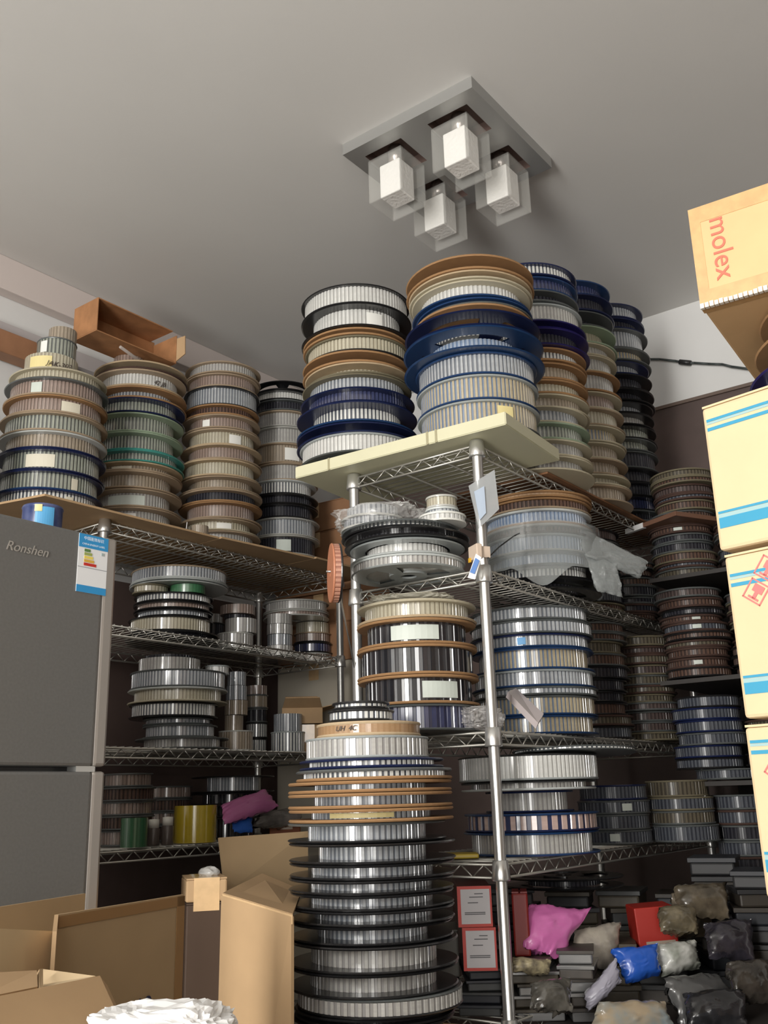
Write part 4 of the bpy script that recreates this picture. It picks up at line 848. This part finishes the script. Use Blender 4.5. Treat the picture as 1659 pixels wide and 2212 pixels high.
# pink bags
P = atD(1205, 2010, 2.34)
ph = tray_stack(1150, 2.26, .10, .14, 5, .024, .546, [GRYTR, DKB[3]], 'shiny silver tray below the pink bag')
ph2 = tray_stack(1240, 2.26, .07, .14, 5, .027, .546, [GRYTR, DKB[1]], 'stacked silver tray right of the zigzag pile')
def pillow(name, label, cat, corners, th, m, seed, parent_part='bag_film', into=None):
    """soft bag between four corner points, puffed in the middle"""
    from mathutils import noise
    C = [Vector(c) for c in corners]; o = (C[0]+C[1]+C[2]+C[3])/4; o.z = min(c.z for c in C)
    if into: o = Vector(into.location)
    t = into or thing(name, label, cat, o); n_ = (C[1]-C[0]).cross(C[3]-C[0]).normalized(); bm = bmesh.new(); n = 26; S = []
    for s in (1, -1):
        g = []
        for i in range(n+1):
            row = []
            for j in range(n+1):
                u_, v_ = i/n, j/n; p = C[0].lerp(C[1], u_).lerp(C[3].lerp(C[2], u_), v_)
                e = (16*u_*(1-u_)*v_*(1-v_))**.5
                q_ = Vector((u_*3, v_*3, seed*3.3)); w_ = noise.noise(q_)*.6 + (abs(noise.noise(q_*2.3))-.2)*.9 + noise.noise(Vector((u_*11, v_*11, seed*5.1+s)))*.25
                sd_ = ((C[1]-C[0])*noise.noise(q_*1.3+Vector((9, 0, 0))) + (C[3]-C[0])*noise.noise(q_*1.3+Vector((0, 9, 0))))*.05
                row.append(bm.verts.new(p + sd_ + n_*(s*th/2*e*(1+w_) + th*.38*w_) - o))
            g.append(row)
        S.append(g)
    for k2, g in enumerate(S):
        for i in range(n):
            for j in range(n):
                f = (g[i][j], g[i+1][j], g[i+1][j+1], g[i][j+1]); bm.faces.new(f if k2 == 0 else f[::-1])
    bmesh.ops.remove_doubles(bm, verts=bm.verts, dist=.0004)
    link(parent_part, mesh(parent_part, bm, m, smooth=True), t); return t
pillow('', '', '', [atD(1250, 1138, 2.56), atD(1400, 1214, 2.64), atD(1385, 1246, 2.62), atD(1262, 1200, 2.50)], .03, GRY, 31, 'bag_tail', into=bag_root)
pillow('', '', '', [atD(1262, 1195, 2.52), atD(1330, 1215, 2.56), atD(1345, 1290, 2.56), atD(1290, 1275, 2.50)], .02, GRY, 32, 'bag_tail', into=bag_root)
pillow('plastic_bag', 'bright pink antistatic bag right of the front post', 'bag', [atD(1138, 1955, 2.34), atD(1275, 1962, 2.40), atD(1205, 2072, 2.30), atD(1132, 2045, 2.27)], .05, PINK, 2)
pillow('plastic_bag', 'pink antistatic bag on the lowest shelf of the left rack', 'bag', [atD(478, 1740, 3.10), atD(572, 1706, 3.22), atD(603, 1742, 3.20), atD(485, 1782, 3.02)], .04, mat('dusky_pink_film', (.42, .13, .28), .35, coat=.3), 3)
# red carton right
P = atD(1392, 1975, 2.45)
t = thing('red_box', 'red cardboard box tilted among trays right of the pink bag', 'box', (P.x, P.y, .695), (0, .0, math.atan2(P.y, P.x)+.2))
bm = bmesh.new(); box(bm, (-.05, -.045, 0), (.05, .045, .118), bev=.003); link('box_body', mesh('box_body', bm, mat('box_red_bright', (.36, .02, .012), .45)), t)
bm = bmesh.new(); box(bm, (-.0508, -.038, .030), (-.05, .028, .046)); link('printed_strip', mesh('printed_strip', bm, mat('strip_grey', (.35, .28, .22), .6)), t)
t.rotation_euler[0] = -.06; RB = t
# blue bag, pale boxes, grey bags, trays: one by one
pillow('plastic_bag', 'bright blue plastic bag below the red box', 'bag', [atD(1322, 2052, 2.32), atD(1420, 2040, 2.36), atD(1425, 2105, 2.34), atD(1350, 2128, 2.30)], .05, mat('blue_bag_film', (.02, .10, .48), .3, coat=.4), 5)
pillow('plastic_bag', 'long grey bag slumped below the blue bag', 'bag', [atD(1330, 2070, 2.26), atD(1343, 2120, 2.26), atD(1272, 2185, 2.22), atD(1262, 2150, 2.22)], .035, mat('lavender_grey_film', (.36, .35, .42), .3, coat=.4), 6)
pillow('plastic_bag', 'greenish bag of white parts right of the blue bag', 'bag', [atD(1415, 2040, 2.38), atD(1500, 2030, 2.42), atD(1512, 2092, 2.42), atD(1430, 2110, 2.36)], .06, mat('grey_green_film', (.22, .24, .20), .3, coat=.4, c2=(.55, .55, .52), nscale=25), 7)
pillow('plastic_bag', 'clear bag rimmed with orange at the bottom edge of view', 'bag', [atD(1290, 2165, 2.16), atD(1440, 2160, 2.22), atD(1455, 2260, 2.20), atD(1260, 2260, 2.12)], .06, mat('bluegrey_film', (.20, .27, .30), .2, coat=.6, c2=(.38, .30, .2), nscale=18), 8)
pillow('plastic_bag', 'dark glossy bag at the right of the pile', 'bag', [atD(1440, 2110, 2.30), atD(1560, 2100, 2.40), atD(1600, 2230, 2.36), atD(1470, 2260, 2.26)], .07, mat('smoke_film', (.09, .09, .09), .2, coat=.6), 9)
pillow('plastic_bag', 'shiny grey bag between the pink bag and the red box', 'bag', [atD(1240, 2010, 2.40), atD(1340, 1990, 2.46), atD(1330, 2090, 2.40), atD(1235, 2100, 2.34)], .05, mat('grey_shiny_film', (.17, .15, .14), .2, coat=.6, c2=(.40, .36, .3), nscale=20), 10)
pillow('plastic_bag', 'dim brown bag of parts right of the red box', 'bag', [atD(1450, 1930, 2.55), atD(1530, 1925, 2.6), atD(1540, 2020, 2.58), atD(1450, 2030, 2.52)], .05, mat('brown_film', (.20, .16, .11), .25, coat=.5, c2=(.08, .07, .06), nscale=20), 11)
pillow('plastic_bag', 'yellowish parts bag in front of the silver trays', 'bag', [atD(1106, 2068, 2.22), atD(1190, 2075, 2.24), atD(1186, 2102, 2.22), atD(1106, 2098, 2.20)], .03, mat('cream_parts', (.42, .36, .22), .4, c2=(.12, .1, .07), nscale=60), 12)
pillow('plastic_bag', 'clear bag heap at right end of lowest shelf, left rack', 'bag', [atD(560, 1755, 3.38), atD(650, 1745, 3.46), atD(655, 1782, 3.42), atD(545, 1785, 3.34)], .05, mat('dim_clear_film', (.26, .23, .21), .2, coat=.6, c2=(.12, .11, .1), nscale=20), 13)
pillow('cloth', 'bright blue cloth tucked under the pink bag, left rack', 'cloth', [atD(500, 1768, 3.10), atD(545, 1765, 3.14), atD(545, 1798, 3.10), atD(505, 1798, 3.06)], .02, mat('blue_cloth', (.02, .10, .42), .6), 14)
# grey packs directly under shelf four
rd = random.Random(5)
zt_ = .566
names = [('dim grey', DKB[4]), ('dim dark', DKB[0]), ('dim tan', DKB[3]), ('dim brown', DKB[1])]
DKB[0] = mat('black_tray', (.014, .014, .016), .5); DKB[2] = mat('blue_black_tray', (.012, .014, .02), .5)
k = 0
top8 = .6
for px, d, n in ((1110, 2.62, 5), (1235, 2.68, 5), (1352, 2.74, 5), (1478, 2.80, 5), (1562, 2.62, 7), (1650, 2.50, 7), (1312, 2.42, 3), (1412, 2.44, 2)):
    nm, m_ = names[k % 4]
    z0_ = z5 if px < 1260 else .546
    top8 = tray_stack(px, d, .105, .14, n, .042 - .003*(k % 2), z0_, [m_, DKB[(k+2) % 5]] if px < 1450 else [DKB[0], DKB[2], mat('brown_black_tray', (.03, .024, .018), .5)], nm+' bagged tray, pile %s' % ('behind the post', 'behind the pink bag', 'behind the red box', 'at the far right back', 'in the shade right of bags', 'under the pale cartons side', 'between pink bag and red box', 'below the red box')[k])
    k += 1
reel((2.36, 1.24, z5+5*.042+.001), .026, .150, 'black', 'dark', .6, 'black reel lying on trays just under the fourth shelf', win=True)
P = atD(1126, 2000, 2.32); rz_ = math.atan2(P.y, P.x)
carton('red_box', 'dark red box on end between the front post and the pink bag', (P.x, P.y, .667), (.08, .035, .13), rz_, mat('deep_red_card', (.22, .015, .012), .45), cat='box', seam=False)
for q_, (cx, cy, w2, h2, dd, cc, nm_) in enumerate(((1515, 1945, 60, 40, 2.47, (.16, .13, .09), 'small dim tan bag high at the right of the pile'), (1575, 2030, 55, 45, 2.42, (.05, .045, .06), 'dark violet-grey bag left of the pale cartons'),
        (1620, 2120, 50, 50, 2.34, (.07, .06, .05), 'dark brown bag at the right frame edge'), (1465, 1985, 45, 30, 2.42, (.24, .20, .13), 'small yellowish parts bag beside the red box'), (1190, 2150, 45, 35, 2.12, (.16, .15, .13), 'greyish parts bag in front of the silver trays at the bottom'),
        (1545, 2180, 70, 45, 2.26, (.04, .04, .045), 'near-black bag at the bottom right'))):
    pillow('plastic_bag', nm_, 'bag', [atD(cx-w2, cy-h2*.8, dd), atD(cx+w2*.9, cy-h2, dd+.04), atD(cx+w2, cy+h2, dd), atD(cx-w2*.8, cy+h2*.9, dd-.04)], .05, mat('pile_film_%d' % q_, cc, .22, coat=.6, c2=tuple(v*.35 for v in cc), nscale=22), 40+q_)
P = atD(1412, 2000, 2.51); RB.location = (P.x, P.y, top8+.004)
# ---------------------------------------------------------------- open cartons lower left
CARDI = mat('inner_cardboard', (.40, .28, .155), .85, noise=.06, nscale=12)
def vdown(p, dz): return Vector((p.x, p.y, p.z-dz))
t = thing('open_carton', 'large brown open carton with upright flaps in front of the fridge', 'carton', (0, 0, 0))
a, b = atD(122, 1976, 1.42), atD(395, 1932, 1.66)
slab('upright_flap', [a, b, vdown(b, .30), vdown(a, .30)], .005, CARDI, t)
n_ = Vector((-(b-a).y, (b-a).x, 0)).normalized()*-.0035
if n_.dot(Vector((a.x, a.y, 0))) > 0: n_ = -n_
for q0, q1, dz0, dz1 in ((0, 1, .002, .016), (.93, 1, .002, .28)):
    pa, pb = a.lerp(b, q0)+n_, a.lerp(b, q1)+n_
    slab('tape_band', [vdown(pa, dz0), vdown(pb, dz0), vdown(pb, dz1), vdown(pa, dz1)], .001, mat('brown_tape_band', (.30, .17, .07), .5), t)
c = atD(120, 2012, 1.415); d_ = atD(-160, 1998, 1.20)
slab('side_flap', [c, d_, vdown(d_, .10), vdown(c, .10)], .005, CARDL, t)  # paler board puts the window light on this flap into its colour
e, f = atD(182, 1930, 1.72), atD(-60, 1968, 1.55)
slab('rear_flap', [e, f, vdown(f, .2), vdown(e, .2)], .005, CARDI, t)
slab('end_flap', [a, vdown(a, .26), vdown(atD(118, 1985, 1.34), .25), atD(118, 2012, 1.34)], .005, CARDM, t)
# carton walls below the flaps down to the floor
zb_ = a.z-.28
A0, B0, D0, E0 = Vector((a.x, a.y, zb_)), Vector((b.x, b.y, zb_)), Vector((d_.x, d_.y, zb_)), Vector((e.x, e.y, zb_))
for p, q in ((A0, B0), (B0, Vector((e.x+.12, e.y+.02, zb_))), (A0, D0)):
    slab('wall_panel', [p, q, Vector((q.x, q.y, .0)), Vector((p.x, p.y, .0))], .005, CARDI, t)
P_ = a.lerp(b, .66)+n_*1.4; X = (b-a); X.z = 0; X.normalize(); Zu = Vector((0, 0, 1)); Nn = X.cross(Zu)
Mq = Matrix((X, Zu, Nn)).transposed().to_4x4(); Mq.translation = Vector((P_.x, P_.y, atD(310, 2178, 1.58).z))
text('printed_mark', '18', .040, mat('navy_ink', (.03, .035, .09), .6), t, Mq)
P_ = a.lerp(b, .86)+n_*1.4; Mq = Mq.copy(); Mq.translation = Vector((P_.x, P_.y, atD(360, 2172, 1.62).z))
text('printed_mark', '▲', .022, mat('dull_red_ink', (.32, .08, .05), .6), t, Mq)
t = thing('open_carton', 'nearest brown open carton with folded-out flap at bottom left', 'carton', (0, 0, 0))
a, b = atD(-60, 2168, 1.00), atD(213, 2112, 1.16); c, d_ = atD(258, 2212, 1.10), atD(-60, 2290, .93)
slab('front_flap', [a, b, c, d_], .005, CARDM, t)
slab('inner_flap', [atD(90, 2096, 1.30), atD(208, 2112, 1.165), atD(90, 2142, 1.10), atD(92, 2130, 1.24)], .004, CARDL, t)
slab('inner_flap', [atD(-60, 2108, 1.12), atD(78, 2100, 1.20), atD(80, 2136, 1.10), atD(-60, 2165, 1.01)], .004, CARDM, t)
slab('side_flap', [atD(82, 2098, 1.22), atD(90, 2097, 1.24), atD(90, 2142, 1.09), atD(82, 2140, 1.09)], .005, CARDI, t)
slab('end_flap', [b, atD(228, 2130, 1.22), atD(256, 2190, 1.2), c], .004, CARDM, t)
zz_ = a.z-.04
for p, q in ((a, b), (b, atD(225, 2130, 1.35)), (a, atD(-60, 2100, 1.25))):
    slab('wall_panel', [Vector((p.x*1.01, p.y*1.01, p.z-.006)), Vector((q.x*1.01, q.y*1.01, q.z-.006)), Vector((q.x*1.01, q.y*1.01, 0)), Vector((p.x*1.01, p.y*1.01, 0))], .004, CARDI, t)
# white bag at the bottom
P = atD(352, 2250, 1.02)
t = blob('plastic_bag', 'crumpled white plastic bag at the bottom beside the open carton', 'bag', (P.x, P.y, atD(350, 2180, 1.0).z-.085), (.10, .135, .085), (0, 0, .7), WBAG, 21, amp=.20, scale2=1.15)
t2z = t.location.z
carton('carton', 'low brown carton under the white plastic bag', (P.x, P.y, 0), (.15, .15, t2z-.001), .6, CARD)
# big leaning carton in the middle
t = thing('carton', 'big brown carton with raised rear flap left of the front tower', 'carton', (0, 0, 0))
a, b = atD(481, 1934, 1.98), atD(632, 1980, 1.80); c, d_ = atD(640, 1890, 2.2), atD(566, 1888, 2.16)
d0, b0_ = atD(444, 2300, 1.95), atD(640, 2330, 1.80)
a_ = a.copy()
slab('front_wall', [a, b, Vector((b.x, b.y, 0)), Vector((a.x-.03, a.y-.02, 0))], .006, CARDM, t)
slab('top_flap', [a+Vector((0, 0, .002)), b+Vector((0, 0, .002)), atD(652, 1925, 2.20), atD(566, 1889, 2.25)], .005, CARDM, t)
sd = atD(566, 1930, 2.30)
slab('side_wall', [vdown(a, .004), Vector((sd.x-.05, sd.y, a.z-.004)), Vector((sd.x-.05, sd.y, 0)), Vector((a.x-.03, a.y-.02, 0))], .005, CARDI, t)
slab('rear_flap', [atD(472, 1810, 2.26), atD(664, 1796, 2.40), atD(664, 1930, 2.38), atD(486, 1930, 2.24)], .005, CARDI, t)
slab('tape_edge', [a+Vector((-.003, -.003, .003)), b+Vector((-.003, -.003, .003)), b+Vector((-.003, -.003, -.012)), a+Vector((-.003, -.003, -.012))], .001, TAPE, t)
# small cardboard scraps on a low dark box between cartons
P = atD(440, 1920, 2.12)
zd = atD(440, 1948, 2.08).z
carton('dark_carton', 'dim dark carton below the small brown box between larger cartons', (P.x, P.y, 0), (.12, .078, zd), math.atan2(P.y, P.x)+.1, mat('dim_brown_card', (.06, .034, .02), .7), seam=False)
carton('carton', 'small brown carton between the open carton and the big carton', (P.x, P.y, zd+.001), (.12, .080, atD(440, 1898, 2.06).z-zd), math.atan2(P.y, P.x)+.1, CARDM)
P = atD(452, 1880, 2.12); zz_ = atD(440, 1895, 2.1).z+.001
t = thing('clear_wrap', 'bit of clear wrap lying on the small brown carton', 'wrap', (P.x, P.y, zz_)); t2 = None
bm = bmesh.new(); bmesh.ops.create_icosphere(bm, subdivisions=3, radius=.022)
for v in bm.verts: v.co.z = max(0, v.co.z*.45*(1+.4*math.sin(v.co.x*400))+.006)
link('film', mesh('film', bm, film('wrap_film', (.7, .7, .68), .5)), t)
# yellow thing on shelf four
P = atD(985, 1842, 2.33); t = thing('yellow_pouch', 'flat yellow pouch beside the pale reel on the fourth shelf', 'pouch', (P.x, P.y, Z4), (0, 0, .6))
bm = bmesh.new(); box(bm, (-.04, -.05, 0), (.04, .05, .010), bev=.003); link('pouch_body', mesh('pouch_body', bm, mat('yellow_pouch', (.5, .36, .03), .4)), t)
print('REELS', NREEL, 'OBJS', len(bpy.data.objects))
